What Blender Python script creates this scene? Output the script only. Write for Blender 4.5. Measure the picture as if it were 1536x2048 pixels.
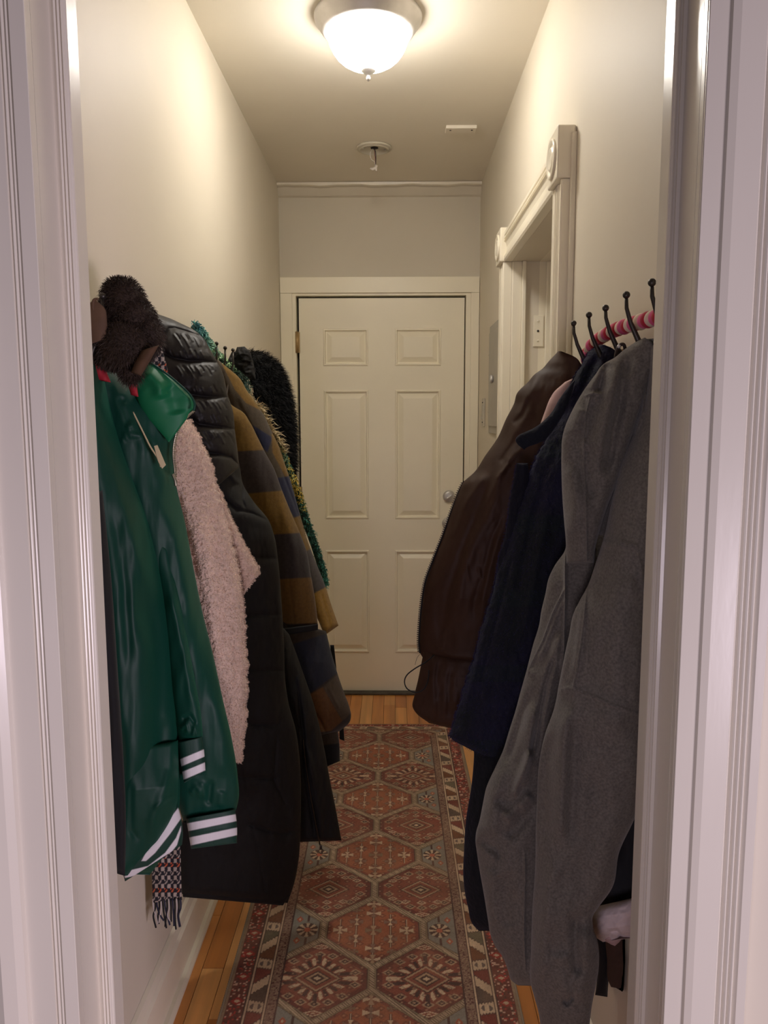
import bpy, bmesh, math, random
import numpy as np
from mathutils import Vector, Matrix

for o in list(bpy.data.objects): bpy.data.objects.remove(o)
sc = bpy.context.scene
COL = sc.collection
PI = math.pi

# ------------------------------------------------------------------ camera
CAM = np.array([0.0, 0.0, 1.443]); FPX = 1538.0; CX, CY = 768.0, 1024.0
PITCH, YAW, ROLL = math.radians(6.97), math.radians(0.74), math.radians(-0.12)
_f = np.array([-math.sin(YAW)*math.cos(PITCH), math.cos(YAW)*math.cos(PITCH), -math.sin(PITCH)])
_r0 = np.array([math.cos(YAW), math.sin(YAW), 0.0])
_u0 = np.cross(_r0, _f)
_r = _r0*math.cos(ROLL) + _u0*math.sin(ROLL)
_u = -_r0*math.sin(ROLL) + _u0*math.cos(ROLL)
cd = bpy.data.cameras.new('camera'); cam = bpy.data.objects.new('camera', cd); COL.objects.link(cam)
cd.sensor_fit = 'VERTICAL'; cd.sensor_height = 36.0; cd.lens = 36.0*FPX/2048.0
cd.clip_start = 0.05; cd.clip_end = 30
cam.matrix_world = Matrix(((_r[0], _u[0], -_f[0], CAM[0]), (_r[1], _u[1], -_f[1], CAM[1]), (_r[2], _u[2], -_f[2], CAM[2]), (0, 0, 0, 1)))
sc.camera = cam

# ------------------------------------------------------------------ world, lights, exposure
w = bpy.data.worlds.new('world'); sc.world = w; w.use_nodes = True
w.node_tree.nodes['Background'].inputs[0].default_value = (0.60, 0.53, 0.60, 1)
w.node_tree.nodes['Background'].inputs[1].default_value = 0.02
sc.view_settings.view_transform = 'Standard'; sc.view_settings.look = 'None'
sc.view_settings.gamma = 1.0; sc.view_settings.use_curve_mapping = False
sc.view_settings.exposure = 1.15
LAMP_POWER = 21.0        # emission strength of the glass dome
a = bpy.data.lights.new('side_fill', 'AREA'); a.energy = 26.0; a.shape = 'RECTANGLE'; a.size = 0.9; a.size_y = 0.8
a.color = (0.98, 0.84, 0.98)
ao = bpy.data.objects.new('side_fill', a); COL.objects.link(ao)  # unseen lavender side fill, added to light the near casings and left wall
ao.location = (2.3, -1.15, 0.5); ao.rotation_euler = (Vector((-0.05, 0.9, 0.95))-Vector(ao.location)).to_track_quat('-Z', 'Y').to_euler()

a2 = bpy.data.lights.new('front_fill', 'AREA'); a2.energy = 2.6; a2.shape = 'DISK'; a2.size = 0.5; a2.color = (0.98, 0.84, 0.98)
ao2 = bpy.data.objects.new('front_fill', a2); COL.objects.link(ao2)  # weak unseen fill added behind the camera to lift jambs and garments
ao2.location = (-0.25, -0.45, 0.95); ao2.rotation_euler = (math.radians(80), 0, 0)

# ------------------------------------------------------------------ helpers
def ray(px, py):
    px = np.asarray(px, float); py = np.asarray(py, float)
    d = _f + ((px-CX)/FPX)[..., None]*_r - ((py-CY)/FPX)[..., None]*_u
    return d
def at(px, py, Y):
    d = ray(px, py); t = np.asarray(Y, float)/d[..., 1]
    return CAM + d*t[..., None]
def at1(px, py, Y): return at(np.array([px]), np.array([py]), np.array([Y]))[0]
def onplane(px, py, axis, val):
    d = ray(np.array([px]), np.array([py]))[0]; t = (val-CAM[axis])/d[axis]
    return CAM + d*t

def tag(o, label=None, cat=None, group=None, kind=None):
    if label: o['label'] = label
    if cat: o['category'] = cat
    if group: o['group'] = group
    if kind: o['kind'] = kind
    return o
def thing(name, label, cat, loc=(0, 0, 0), group=None):
    o = bpy.data.objects.new(name, None); COL.objects.link(o); o.location = loc
    o.empty_display_size = 0.05
    return tag(o, label, cat, group)
def link(name, me, mat, parent=None):
    o = bpy.data.objects.new(name, me); COL.objects.link(o)
    if mat is not None and not me.materials: me.materials.append(mat)
    if parent is not None:
        o.parent = parent
        if not parent.get('_id'): 
            o.matrix_parent_inverse = Matrix.Translation(parent.location).inverted() if parent.type == 'EMPTY' else Matrix.Identity(4)
    return o
def mesh_np(name, V, F, mat, parent=None, smooth=True, cols=None):
    me = bpy.data.meshes.new(name)
    V = np.asarray(V, np.float32); 
    me.from_pydata(V.tolist(), [], F.tolist() if isinstance(F, np.ndarray) else F)
    if smooth: me.polygons.foreach_set('use_smooth', np.ones(len(me.polygons), bool))
    if cols is not None:
        at_ = me.color_attributes.new('Col', 'FLOAT_COLOR', 'POINT')
        c = np.ones((len(V), 4), np.float32); c[:, :3] = cols
        at_.data.foreach_set('color', c.ravel())
    me.update()
    return link(name, me, mat, parent)

class MB:
    def __init__(s): s.bm = bmesh.new()
    def box(s, x0, x1, y0, y1, z0, z1, bev=0.0):
        vs = [s.bm.verts.new(p) for p in ((x0,y0,z0),(x1,y0,z0),(x1,y1,z0),(x0,y1,z0),(x0,y0,z1),(x1,y0,z1),(x1,y1,z1),(x0,y1,z1))]
        fs = [s.bm.faces.new([vs[i] for i in q]) for q in ((3,2,1,0),(4,5,6,7),(0,1,5,4),(1,2,6,5),(2,3,7,6),(3,0,4,7))]
        if bev > 0:
            es = list({e for f in fs for e in f.edges})
            bmesh.ops.bevel(s.bm, geom=es, offset=bev, segments=2, affect='EDGES', profile=0.5)
        return s
    def tube(s, pts, rad, n=10, cap=True):
        pts = [Vector(p) for p in pts]; m = len(pts)
        if not hasattr(rad, '__len__'): rad = [rad]*m
        rings = []; up = Vector((0.13, 0.21, 1)).normalized(); prev = None
        for i, p in enumerate(pts):
            d = (pts[min(i+1, m-1)] - pts[max(i-1, 0)]).normalized()
            a = d.cross(up) if prev is None else (prev - d*prev.dot(d))
            if a.length < 1e-6: a = d.cross(Vector((1, 0, 0)))
            a.normalize(); b = d.cross(a); prev = a
            rings.append([s.bm.verts.new(p + (a*math.cos(2*PI*k/n) + b*math.sin(2*PI*k/n))*rad[i]) for k in range(n)])
        for i in range(m-1):
            for k in range(n):
                f = s.bm.faces.new((rings[i][k], rings[i][(k+1) % n], rings[i+1][(k+1) % n], rings[i+1][k])); f.smooth = True
        if cap:
            s.bm.faces.new(rings[0][::-1]); s.bm.faces.new(rings[-1])
        return s
    def lathe(s, prof, c=(0, 0, 0), axis='Z', n=48, close=False):
        rings = []
        for r, h in prof:
            ring = []
            for k in range(n):
                a = 2*PI*k/n
                if axis == 'Z': p = (c[0]+r*math.cos(a), c[1]+r*math.sin(a), c[2]+h)
                elif axis == 'Y': p = (c[0]+r*math.cos(a), c[1]+h, c[2]+r*math.sin(a))
                else: p = (c[0]+h, c[1]+r*math.cos(a), c[2]+r*math.sin(a))
                ring.append(s.bm.verts.new(p))
            rings.append(ring)
        for i in range(len(rings)-1):
            for k in range(n):
                f = s.bm.faces.new((rings[i][k], rings[i][(k+1) % n], rings[i+1][(k+1) % n], rings[i+1][k])); f.smooth = True
        s.bm.faces.new(rings[0][::-1]); s.bm.faces.new(rings[-1])
        return s
    def ball(s, c, r, sub=2, sc_=(1, 1, 1)):
        m = Matrix.Translation(c) @ Matrix.Diagonal((r*sc_[0], r*sc_[1], r*sc_[2], 1))
        g = bmesh.ops.create_icosphere(s.bm, subdivisions=sub, radius=1, matrix=m)
        for v in g['verts']:
            for f in v.link_faces: f.smooth = True
        return s
    def extrude_prof(s, prof, z0, z1, nz=1, jit=0.0):
        # prof: closed polygon list of (x,y) run vertically
        rings = []
        for k in range(nz+1):
            z = z0 + (z1-z0)*k/nz
            rings.append([s.bm.verts.new((x, y, z)) for x, y in prof])
        n = len(prof)
        for k in range(nz):
            for i in range(n):
                s.bm.faces.new((rings[k][i], rings[k][(i+1) % n], rings[k+1][(i+1) % n], rings[k+1][i]))
        s.bm.faces.new(rings[0][::-1]); s.bm.faces.new(rings[-1])
        return s
    def build(s, name, mat, parent=None):
        bmesh.ops.recalc_face_normals(s.bm, faces=s.bm.faces)
        me = bpy.data.meshes.new(name); s.bm.to_mesh(me); s.bm.free()
        return link(name, me, mat, parent)

# numpy value noise
def _hash(ix, iy, seed):
    h = (ix*374761393 + iy*668265263 + seed*1442695041) & 0xffffffff
    h = ((h ^ (h >> 13))*1274126177) & 0xffffffff
    return ((h ^ (h >> 16)) & 0xffff)/65535.0
def vnoise(x, y, seed=0):
    x = np.asarray(x, float); y = np.asarray(y, float)
    ix = np.floor(x).astype(np.int64); iy = np.floor(y).astype(np.int64)
    fx = x-ix; fy = y-iy; fx = fx*fx*(3-2*fx); fy = fy*fy*(3-2*fy)
    a = _hash(ix, iy, seed); b = _hash(ix+1, iy, seed); c = _hash(ix, iy+1, seed); d = _hash(ix+1, iy+1, seed)
    return (a*(1-fx)+b*fx)*(1-fy) + (c*(1-fx)+d*fx)*fy - 0.5
def fbm(x, y, seed=0, o=3):
    s = 0; a = 1.0
    for k in range(o): s = s + a*vnoise(x*2**k, y*2**k, seed+k*17); a *= 0.5
    return s

# ------------------------------------------------------------------ materials
MATS = {}
def rgb(c): 
    return tuple(((v/255.0)/12.92 if v/255.0 <= 0.04045 else ((v/255.0+0.055)/1.055)**2.4) for v in c)
def mat(name, col, rough=0.6, metal=0.0, var=0.08, vscale=8.0, bump=0.0, bscale=60.0, bstretch=(1, 1, 1), sheen=0.0, coat=0.0, attr=False, kind='noise', emis=None, bdist=0.002, spec=0.5, stretch=(1, 1, 1), sheen_tint=None):
    m = bpy.data.materials.new(name); m.use_nodes = True; nt = m.node_tree; N = nt.nodes; L = nt.links
    b = N['Principled BSDF']
    b.inputs['Roughness'].default_value = rough; b.inputs['Metallic'].default_value = metal
    b.inputs['Specular IOR Level'].default_value = spec
    b.inputs['Sheen Weight'].default_value = sheen; b.inputs['Sheen Roughness'].default_value = 0.45
    if sheen_tint: b.inputs['Sheen Tint'].default_value = (*rgb(sheen_tint), 1)
    b.inputs['Coat Weight'].default_value = coat; b.inputs['Coat Roughness'].default_value = 0.12
    tc = N.new('ShaderNodeTexCoord'); mp = N.new('ShaderNodeMapping'); mp.inputs['Scale'].default_value = stretch
    L.new(tc.outputs['Object'], mp.inputs['Vector'])
    nz = N.new('ShaderNodeTexNoise'); nz.inputs['Scale'].default_value = vscale; nz.inputs['Detail'].default_value = 5
    L.new(mp.outputs['Vector'], nz.inputs['Vector'])
    mr = N.new('ShaderNodeMapRange'); mr.inputs['From Min'].default_value = 0.3; mr.inputs['From Max'].default_value = 0.7
    mr.inputs['To Min'].default_value = 1-var; mr.inputs['To Max'].default_value = 1+var
    L.new(nz.outputs['Fac'], mr.inputs['Value'])
    mx = N.new('ShaderNodeMix'); mx.data_type = 'RGBA'; mx.blend_type = 'MULTIPLY'; mx.inputs[0].default_value = 1.0
    if attr:
        at_ = N.new('ShaderNodeVertexColor'); at_.layer_name = 'Col'; L.new(at_.outputs['Color'], mx.inputs[6])
    else:
        mx.inputs[6].default_value = (*rgb(col), 1)
    L.new(mr.outputs['Result'], mx.inputs[7]); L.new(mx.outputs[2], b.inputs['Base Color'])
    if bump > 0:
        mp2 = N.new('ShaderNodeMapping'); mp2.inputs['Scale'].default_value = bstretch; L.new(tc.outputs['Object'], mp2.inputs['Vector'])
        if kind == 'voronoi':
            t = N.new('ShaderNodeTexVoronoi'); t.feature = 'SMOOTH_F1'; out = t.outputs['Distance']
            nn = N.new('ShaderNodeTexNoise'); nn.inputs['Scale'].default_value = bscale*0.6; L.new(mp2.outputs['Vector'], nn.inputs['Vector'])
            ad = N.new('ShaderNodeMixRGB'); ad.blend_type = 'ADD'; ad.inputs[0].default_value = 0.012
            L.new(mp2.outputs['Vector'], ad.inputs[1]); L.new(nn.outputs['Color'], ad.inputs[2]); L.new(ad.outputs[0], t.inputs['Vector'])
        else:
            t = N.new('ShaderNodeTexNoise'); t.inputs['Detail'].default_value = 4; out = t.outputs['Fac']; L.new(mp2.outputs['Vector'], t.inputs['Vector'])
        t.inputs['Scale'].default_value = bscale
        bp = N.new('ShaderNodeBump'); bp.inputs['Strength'].default_value = bump; bp.inputs['Distance'].default_value = bdist
        L.new(out, bp.inputs['Height']); L.new(bp.outputs['Normal'], b.inputs['Normal'])
    if emis:
        b.inputs['Emission Color'].default_value = (*emis[0], 1); b.inputs['Emission Strength'].default_value = emis[1]
    MATS[name] = m
    return m

M_wall = mat('wall_paint', (221, 212, 194), 0.55, var=0.02, vscale=3, bump=0.12, bscale=40, bdist=0.002)
M_ceil = mat('ceiling_paint', (236, 228, 212), 0.6, var=0.02, vscale=3, bump=0.1, bscale=25, bdist=0.002)
M_back = mat('back_wall_paint', (216, 207, 188), 0.6, var=0.02, vscale=3, bump=0.1, bscale=25, bdist=0.002)
M_trim = mat('gloss_trim_paint', (226, 219, 206), 0.27, var=0.02, vscale=4, bump=0.10, bscale=30, bstretch=(3, 3, 0.6), coat=0.15, bdist=0.0012)
M_trim2 = mat('satin_trim_paint', (240, 232, 212), 0.32, var=0.02, vscale=4, bump=0.15, bscale=30, bstretch=(4, 4, 0.8), bdist=0.001)
M_door = mat('door_paint', (254, 246, 222), 0.38, var=0.015, vscale=5, bump=0.08, bscale=60, bdist=0.001)
M_dark = mat('dark_gap', (38, 34, 32), 0.8)
M_brass = mat('aged_brass', (176, 148, 104), 0.45, metal=0.5, var=0.15)
M_nickel = mat('brushed_nickel', (206, 203, 200), 0.42, metal=0.55, var=0.06, vscale=30, bump=0.1, bscale=200)
M_iron = mat('dark_iron', (72, 68, 64), 0.4, metal=0.75, var=0.12)
M_plastic = mat('white_plastic', (205, 198, 180), 0.45)
M_panelgrey = mat('grey_panel_metal', (168, 162, 150), 0.45)
M_oldwood = mat('pale_rack_wood', (156, 122, 90), 0.6, var=0.15, vscale=12, stretch=(1, 0.15, 1))

def plank_mat(name, c):
    m = mat(name, c, 0.32, var=0.22, vscale=26, stretch=(1, 0.06, 1), bump=0.1, bscale=60, bstretch=(1, 0.05, 1), coat=0.25)
    return m
M_planks = [plank_mat('oak_a', (226, 160, 88)), plank_mat('oak_b', (212, 142, 72)), plank_mat('oak_c', (236, 174, 104)), plank_mat('oak_d', (196, 126, 62))]

# ------------------------------------------------------------------ room constants
XL, XR, YN, YF, H = -0.565, 0.425, 1.0, 3.92, 2.572

# walls
def struct(name, mb, m, parent=None):
    o = mb.build(name, m, parent)
    if parent is None: o['kind'] = 'structure'
    return o
# side doorway in the right wall
SD0, SD1, SDZ = 1.99, 2.86, 2.0      # opening
struct('wall_left', MB().box(XL-0.1, XL, YN, YF+0.1, -0.02, H), M_wall)
b = MB(); b.box(XR, XR+0.1, YN, SD0, -0.02, H); b.box(XR, XR+0.1, SD1, YF+0.1, -0.02, H); b.box(XR, XR+0.1, SD0, SD1, SDZ, H)
struct('wall_right', b, M_wall)
DL, DR, DZ = -0.474, 0.352, 2.035      # far door leaf
b = MB(); b.box(XL, DL-0.02, YF, YF+0.1, -0.02, H); b.box(DR+0.02, XR, YF, YF+0.1, -0.02, H); b.box(DL-0.02, DR+0.02, YF, YF+0.1, DZ+0.02, H)
struct('wall_back', b, M_back)
struct('ceiling', MB().box(XL-0.1, XR+0.1, YN, YF+0.1, H, H+0.08), M_ceil)
# near partition with the doorway the camera looks through
struct('wall_front', MB().box(-1.5, -0.47, 0.915, 0.998, -0.02, H).box(0.44, 1.5, 0.915, 0.998, -0.02, H), M_wall)
# floor: sub floor and single oak strips
fl = struct('floor', MB().box(XL-0.1, XR+0.3, 0.3, YF+0.1, -0.06, -0.014), mat('subfloor', (90, 60, 34), 0.8))
rnd = random.Random(4)
pw = 0.057; i = 0; x = XL+0.001
while x < XR-0.002:
    y = 0.32 + rnd.uniform(-0.5, 0)
    while y < YF+0.02:
        ln = rnd.uniform(0.5, 1.15); y1 = min(y+ln, YF+0.03); y0 = max(y, 0.32)
        if y1-y0 > 0.05:
            MB().box(x+0.0006, min(x+pw, XR)-0.0006, y0+0.0007, y1-0.0007, -0.0135, -0.0001+rnd.uniform(-0.0003, 0.0001), 0.0008).build('plank', rnd.choice(M_planks), fl)
        y += ln
    x += pw
# side room behind the right doorway: reveal box
b = MB()
b.box(XR+0.1, XR+0.36, SD1, SD1+0.03, -0.01, SDZ+0.03); b.box(XR+0.1, XR+0.36, SD0-0.03, SD0, -0.01, SDZ+0.03); b.box(XR+0.1, XR+0.36, SD0, SD1, SDZ, SDZ+0.03)
struct('trim_1', b, M_trim2)
# door leaf closing that passage
dd = struct('door_2', MB().box(XR+0.22, XR+0.26, SD0+0.004, SD1-0.004, 0.005, SDZ-0.004), M_trim2)
for (z0, z1) in ((0.2, 0.9), (1.05, 1.85)):
    for (ya, yb) in ((SD0+0.1, SD0+0.39), (SD0+0.48, SD1-0.1)):
        MB().box(XR+0.212, XR+0.222, ya, yb, z0, z1, 0.006).build('panel', M_trim2, dd)
# far jamb stops and painted-over hinge leaf
b = MB(); b.box(XR+0.002, XR+0.036, SD1-0.010, SD1+0.001, 0, SDZ, 0.002); b.box(XR+0.036, XR+0.050, SD1-0.022, SD1+0.001, 0, SDZ, 0.003); b.box(XR+0.124, XR+0.2, SD1-0.012, SD1, 0, SDZ, 0.003)
jst = struct('trim_2', b, M_trim2)
MB().box(XR+0.082, XR+0.118, SD1-0.005, SD1, 1.70, 1.81, 0.001).build('hinge_leaf', M_trim2, jst)
for z in (1.72, 1.755, 1.79): MB().lathe([(0.0001, 0), (0.004, 0), (0.004, -0.0022), (0.0001, -0.0022)], (XR+0.098, SD1-0.005, z), 'Y', 10).build('screw_hole', M_dark if z == 1.755 else M_trim2, jst)

# side doorway casing with rosette blocks
ca = struct('trim_3', MB().box(XR-0.012, XR, SD0-0.115, SD0-0.1, 0.0, 2.1, 0.002), M_trim2)
def fluted(y0, y1, z0, z1, horizontal=False):
    def groove(c, w_=0.006, d=0.007): return [(c-w_, 0.030), (c-w_*0.6, 0.030-d), (c+w_*0.6, 0.030-d), (c+w_, 0.030)]
    if horizontal:
        L_ = z1-z0; pr = [(0, 0.0005), (0, 0.026), (0.006, 0.030), (0.018, 0.030), (0.022, 0.022), (0.05, 0.020), (0.066, 0.024)] + groove(0.074, 0.004) + groove(0.086, 0.004) + [(L_-0.003, 0.030), (L_, 0.026), (L_, 0.0005)]
        A_ = [(XR-x, z0+u) for u, x in pr]
    else:
        L_ = y1-y0; pr = [(0, 0.0005), (0, 0.028), (0.003, 0.032), (0.010, 0.032), (0.012, 0.024), (0.030, 0.022), (0.044, 0.026)] + groove(0.052, 0.0035) + groove(0.063, 0.0035) + groove(0.074, 0.0035) + [(0.088, 0.030), (L_-0.003, 0.032), (L_, 0.028), (L_, 0.0005)]
        A_ = [(XR-x, y0+u) for u, x in pr]
    b = MB()
    if horizontal:
        v0 = [b.bm.verts.new((x, y0, z)) for x, z in A_]; v1 = [b.bm.verts.new((x, y1, z)) for x, z in A_]
    else:
        v0 = [b.bm.verts.new((x, y, z0)) for x, y in A_]; v1 = [b.bm.verts.new((x, y, z1)) for x, y in A_]
    n_ = len(A_)
    for i_ in range(n_): b.bm.faces.new((v0[i_], v0[(i_+1) % n_], v1[(i_+1) % n_], v1[i_]))
    b.bm.faces.new(v0[::-1]); b.bm.faces.new(v1)
    return b
RZ0, RZ1 = 2.0, 2.115
fluted(SD0-0.1, SD0, 0.0, RZ0-0.001).build('casing', M_trim2, ca)
fluted(SD1, SD1+0.1, 0.0, RZ0-0.001).build('casing', M_trim2, ca)
fluted(SD0, SD1, RZ0, RZ1-0.012, True).build('head_casing', M_trim2, ca)
for y0 in (SD0-0.105, SD1-0.005):
    blk = MB().box(XR-0.044, XR-0.0005, y0, y0+0.11, RZ0, RZ1+0.004, 0.004).build('corner_block', M_trim2, ca)
    MB().lathe([(0.046, 0.002), (0.046, -0.004), (0.041, -0.007), (0.036, -0.002), (0.030, -0.001), (0.026, -0.006), (0.02, -0.007), (0.014, -0.002), (0.009, -0.004), (0.0005, -0.006)], (XR-0.044, y0+0.055, (RZ0+RZ1)/2), 'X', 40).build('rosette', M_trim2, blk)

# cornice on the back wall
struct('trim_4', MB().extrude_prof([(0, 0), (0, 1)], 0, 0) if False else MB(), M_back) if False else None
bm_ = MB(); n = 24
vv = []
for k in range(n+1):
    x = XL + (XR-XL)*k/n; j = 0.0025*math.sin(k*0.9) + 0.0015*math.sin(k*2.1)
    prof = [(YF, H-0.001), (YF-0.045, H-0.001), (YF-0.047, H-0.016+j), (YF-0.034, H-0.020+j), (YF-0.012, H-0.052+j*0.6), (YF-0.004, H-0.056), (YF, H-0.057)]
    vv.append([bm_.bm.verts.new((x, p[0], p[1])) for p in prof])
for k in range(n):
    for q in range(len(vv[0])):
        bm_.bm.faces.new((vv[k][q], vv[k][(q+1) % 7], vv[k+1][(q+1) % 7], vv[k+1][q]))
bm_.bm.faces.new(vv[0]); bm_.bm.faces.new(vv[-1][::-1])
cz = struct('trim_4', bm_, M_back)
b = MB(); pr = []
for k in range(25):
    x = XL+0.001+(XR-XL-0.002)*k/24; j = 0.0025*math.sin(k*0.9)+0.0015*math.sin(k*2.1)
    pr.append([b.bm.verts.new(p) for p in ((x, YF-0.0475, H-0.001), (x, YF-0.060, H-0.002), (x, YF-0.058, H-0.014+j), (x, YF-0.0475, H-0.017+j))])
for k in range(24):
    for q in range(4): b.bm.faces.new((pr[k][q], pr[k][(q+1) % 4], pr[k+1][(q+1) % 4], pr[k+1][q]))
b.bm.faces.new(pr[0]); b.bm.faces.new(pr[-1][::-1])
b.build('lit_edge', M_trim2, cz)  # whiter paint on this strip stands in for the lit cornice edge

# far door casing
dc = struct('trim_5', MB().box(XL+0.002, XR-0.002, YF-0.022, YF-0.0005, DZ+0.022, DZ+0.098, 0.0015), M_door)
MB().box(XL+0.002, DL-0.03, YF-0.020, YF-0.0005, 0, DZ+0.0215, 0.0015).build('side_casing', M_door, dc)
MB().box(DR+0.03, XR-0.002, YF-0.020, YF-0.0005, 0, DZ+0.0215, 0.0015).build('side_casing', M_door, dc)
b = MB(); b.box(DL-0.03, DL-0.012, YF-0.012, YF+0.09, 0, DZ+0.012, 0.001); b.box(DR+0.006, DR+0.03, YF-0.012, YF+0.09, 0, DZ+0.012, 0.001); b.box(DL-0.03, DR+0.03, YF-0.012, YF+0.09, DZ+0.010, DZ+0.0215, 0.001)
b.build('door_frame', M_door, dc)
MB().box(DL-0.02, DR+0.02, YF+0.06, YF+0.07, 0, DZ+0.02).build('weatherstrip', M_dark, dc)

# far door: leaf with six pressed panels
def leaf():
    bm = bmesh.new(); W = DR-DL; z0 = 0.012; z1 = DZ
    y = YF+0.004
    pan = []
    for (pxa, pxb) in ((648, 738), (790, 880)):
        for (pya, pyb) in ((657, 732), (780, 1038), (1100, 1305)):
            A = onplane(pxa, pya, 1, y); B = onplane(pxb, pyb, 1, y)
            pan.append((A[0], B[0], B[2], A[2]))
    xa = sorted({round(DL, 5), round(DR, 5)}); 
    pa, pb = pan[0][0], pan[0][1]; pc, pd = pan[3][0], pan[3][1]
    pa = (pan[0][0]+pan[1][0]+pan[2][0])/3; pb = (pan[0][1]+pan[1][1]+pan[2][1])/3
    pc = (pan[3][0]+pan[4][0]+pan[5][0])/3; pd = (pan[3][1]+pan[4][1]+pan[5][1])/3
    xs = [DL, pa, pb, pc, pd, DR]
    zs = [z0, pan[2][2], pan[2][3], pan[1][2], pan[1][3], pan[0][2], pan[0][3], z1]
    def V(x, z, d=0): return bm.verts.new((x, y+d, z))
    rects = []
    for i in range(5):
        for j in range(7):
            x0, x1, a0, a1 = xs[i], xs[i+1], zs[j], zs[j+1]
            if i in (1, 3) and j in (1, 3, 5):
                # nested frames: outer bead, groove, bevel, raised field
                lv = [(0, 0), (0.004, -0.005), (0.009, -0.0055), (0.013, 0.009), (0.018, 0.0095), (0.042, -0.003), (0.044, -0.0035)]
                prev = None
                for ins, d in lv:
                    q = [V(x0+ins, a0+ins, d), V(x1-ins, a0+ins, d), V(x1-ins, a1-ins, d), V(x0+ins, a1-ins, d)]
                    if prev:
                        for k in range(4): bm.faces.new((prev[k], prev[(k+1) % 4], q[(k+1) % 4], q[k]))
                    prev = q
                bm.faces.new(prev)
            else:
                bm.faces.new((V(x0, a0), V(x1, a0), V(x1, a1), V(x0, a1)))
    # edges/back
    yb = y+0.044
    for (xa_, za, xb_, zb) in ((DL, z0, DR, z0), (DR, z0, DR, z1), (DR, z1, DL, z1), (DL, z1, DL, z0)):
        bm.faces.new((bm.verts.new((xa_, y, za)), bm.verts.new((xa_, yb, za)), bm.verts.new((xb_, yb, zb)), bm.verts.new((xb_, y, zb))))
    bm.faces.new([bm.verts.new(p) for p in ((DL, yb, z0), (DL, yb, z1), (DR, yb, z1), (DR, yb, z0))])
    bmesh.ops.remove_doubles(bm, verts=bm.verts, dist=0.0001)
    bmesh.ops.recalc_face_normals(bm, faces=bm.faces)
    me = bpy.data.meshes.new('door_1'); bm.to_mesh(me); bm.free()
    o = link('door_1', me, M_door); o['kind'] = 'structure'; return o
door = leaf()
for py in (685, 993, 1290):
    P = onplane(599, py, 1, YF); zc = P[2]
    hg = MB().tube([(DL-0.009, YF-0.012, zc-0.052), (DL-0.009, YF-0.012, zc+0.052)], 0.0085, 12)
    hg.box(DL-0.016, DL+0.004, YF-0.009, YF+0.003, zc-0.05, zc+0.05)
    for k in (-0.02, 0.0, 0.02): hg.lathe([(0.0092, k-0.0006), (0.0092, k+0.0006)], (DL-0.009, YF-0.012, zc), 'Z', 12)
    hg.build('hinge', M_brass, door)
# deadbolt and knob
P = onplane(898, 993, 1, YF-0.005)
db = MB().lathe([(0.029, 0.009), (0.031, 0.006), (0.031, -0.002), (0.027, -0.008), (0.020, -0.011), (0.0005, -0.012)], (P[0], YF-0.003, P[2]), 'Y', 36).build('deadbolt', M_nickel, door)
tb = MB().box(-0.017, 0.017, -0.026, -0.010, -0.0045, 0.0045, 0.003)
bmesh.ops.rotate(tb.bm, verts=tb.bm.verts, cent=(0, 0, 0), matrix=Matrix.Rotation(math.radians(-35), 3, 'Y')); bmesh.ops.translate(tb.bm, verts=tb.bm.verts, vec=(P[0], YF-0.003, P[2]))
tb.build('thumb_turn', M_nickel, db)
P = onplane(897, 1047, 1, YF-0.005)
MB().lathe([(0.031, 0.009), (0.033, 0.004), (0.031, -0.002), (0.018, -0.007), (0.012, -0.012), (0.012, -0.030), (0.020, -0.036), (0.027, -0.045), (0.028, -0.055), (0.022, -0.063), (0.0005, -0.066)], (P[0], YF-0.003, P[2]), 'Y', 36).build('doorknob', M_nickel, door)
# threshold
struct('trim_6', MB().box(DL-0.03, DR+0.03, YF-0.035, YF+0.06, 0.0, 0.011, 0.003), mat('dark_bronze_threshold', (84, 78, 66), 0.4, metal=0.5, var=0.3, vscale=40))

# baseboards
def baseboard(name, xw, sgn, y0, y1):
    b = MB()
    t = sgn
    prof = [(xw, 0.0), (xw+t*0.034, 0.0), (xw+t*0.034, 0.008), (xw+t*0.028, 0.018), (xw+t*0.019, 0.022), (xw+t*0.018, 0.118), (xw+t*0.012, 0.128), (xw+t*0.008, 0.150), (xw, 0.156)]
    A = [b.bm.verts.new((p[0], y0, p[1])) for p in prof]; B = [b.bm.verts.new((p[0], y1, p[1])) for p in prof]
    n = len(prof)
    for i in range(n): b.bm.faces.new((A[i], A[(i+1) % n], B[(i+1) % n], B[i]))
    b.bm.faces.new(A[::-1]); b.bm.faces.new(B)
    return struct(name, b, M_trim2)
baseboard('baseboard_left', XL+0.0005, 1, YN+0.001, YF-0.021)
baseboard('baseboard_right', XR-0.0005, -1, YN+0.001, SD0-0.12)

# door frame in the foreground (jambs with stop and moulded casing)
def vprof(name, pts, m, parent=None, nz=1):
    b = MB(); b.extrude_prof(pts, -0.0005, 2.3, nz)
    return b.build(name, m, parent)
def bead(x0, x1, y, n, h, toward=-1):
    # n half-round beads between x0 and x1 on a face at y
    out = []
    for k in range(n):
        for q in range(5):
            t = q/4; x = x0+(x1-x0)*(k+t)/n
            out.append((x, y + toward*h*math.sin(PI*t)))
    return out
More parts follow.
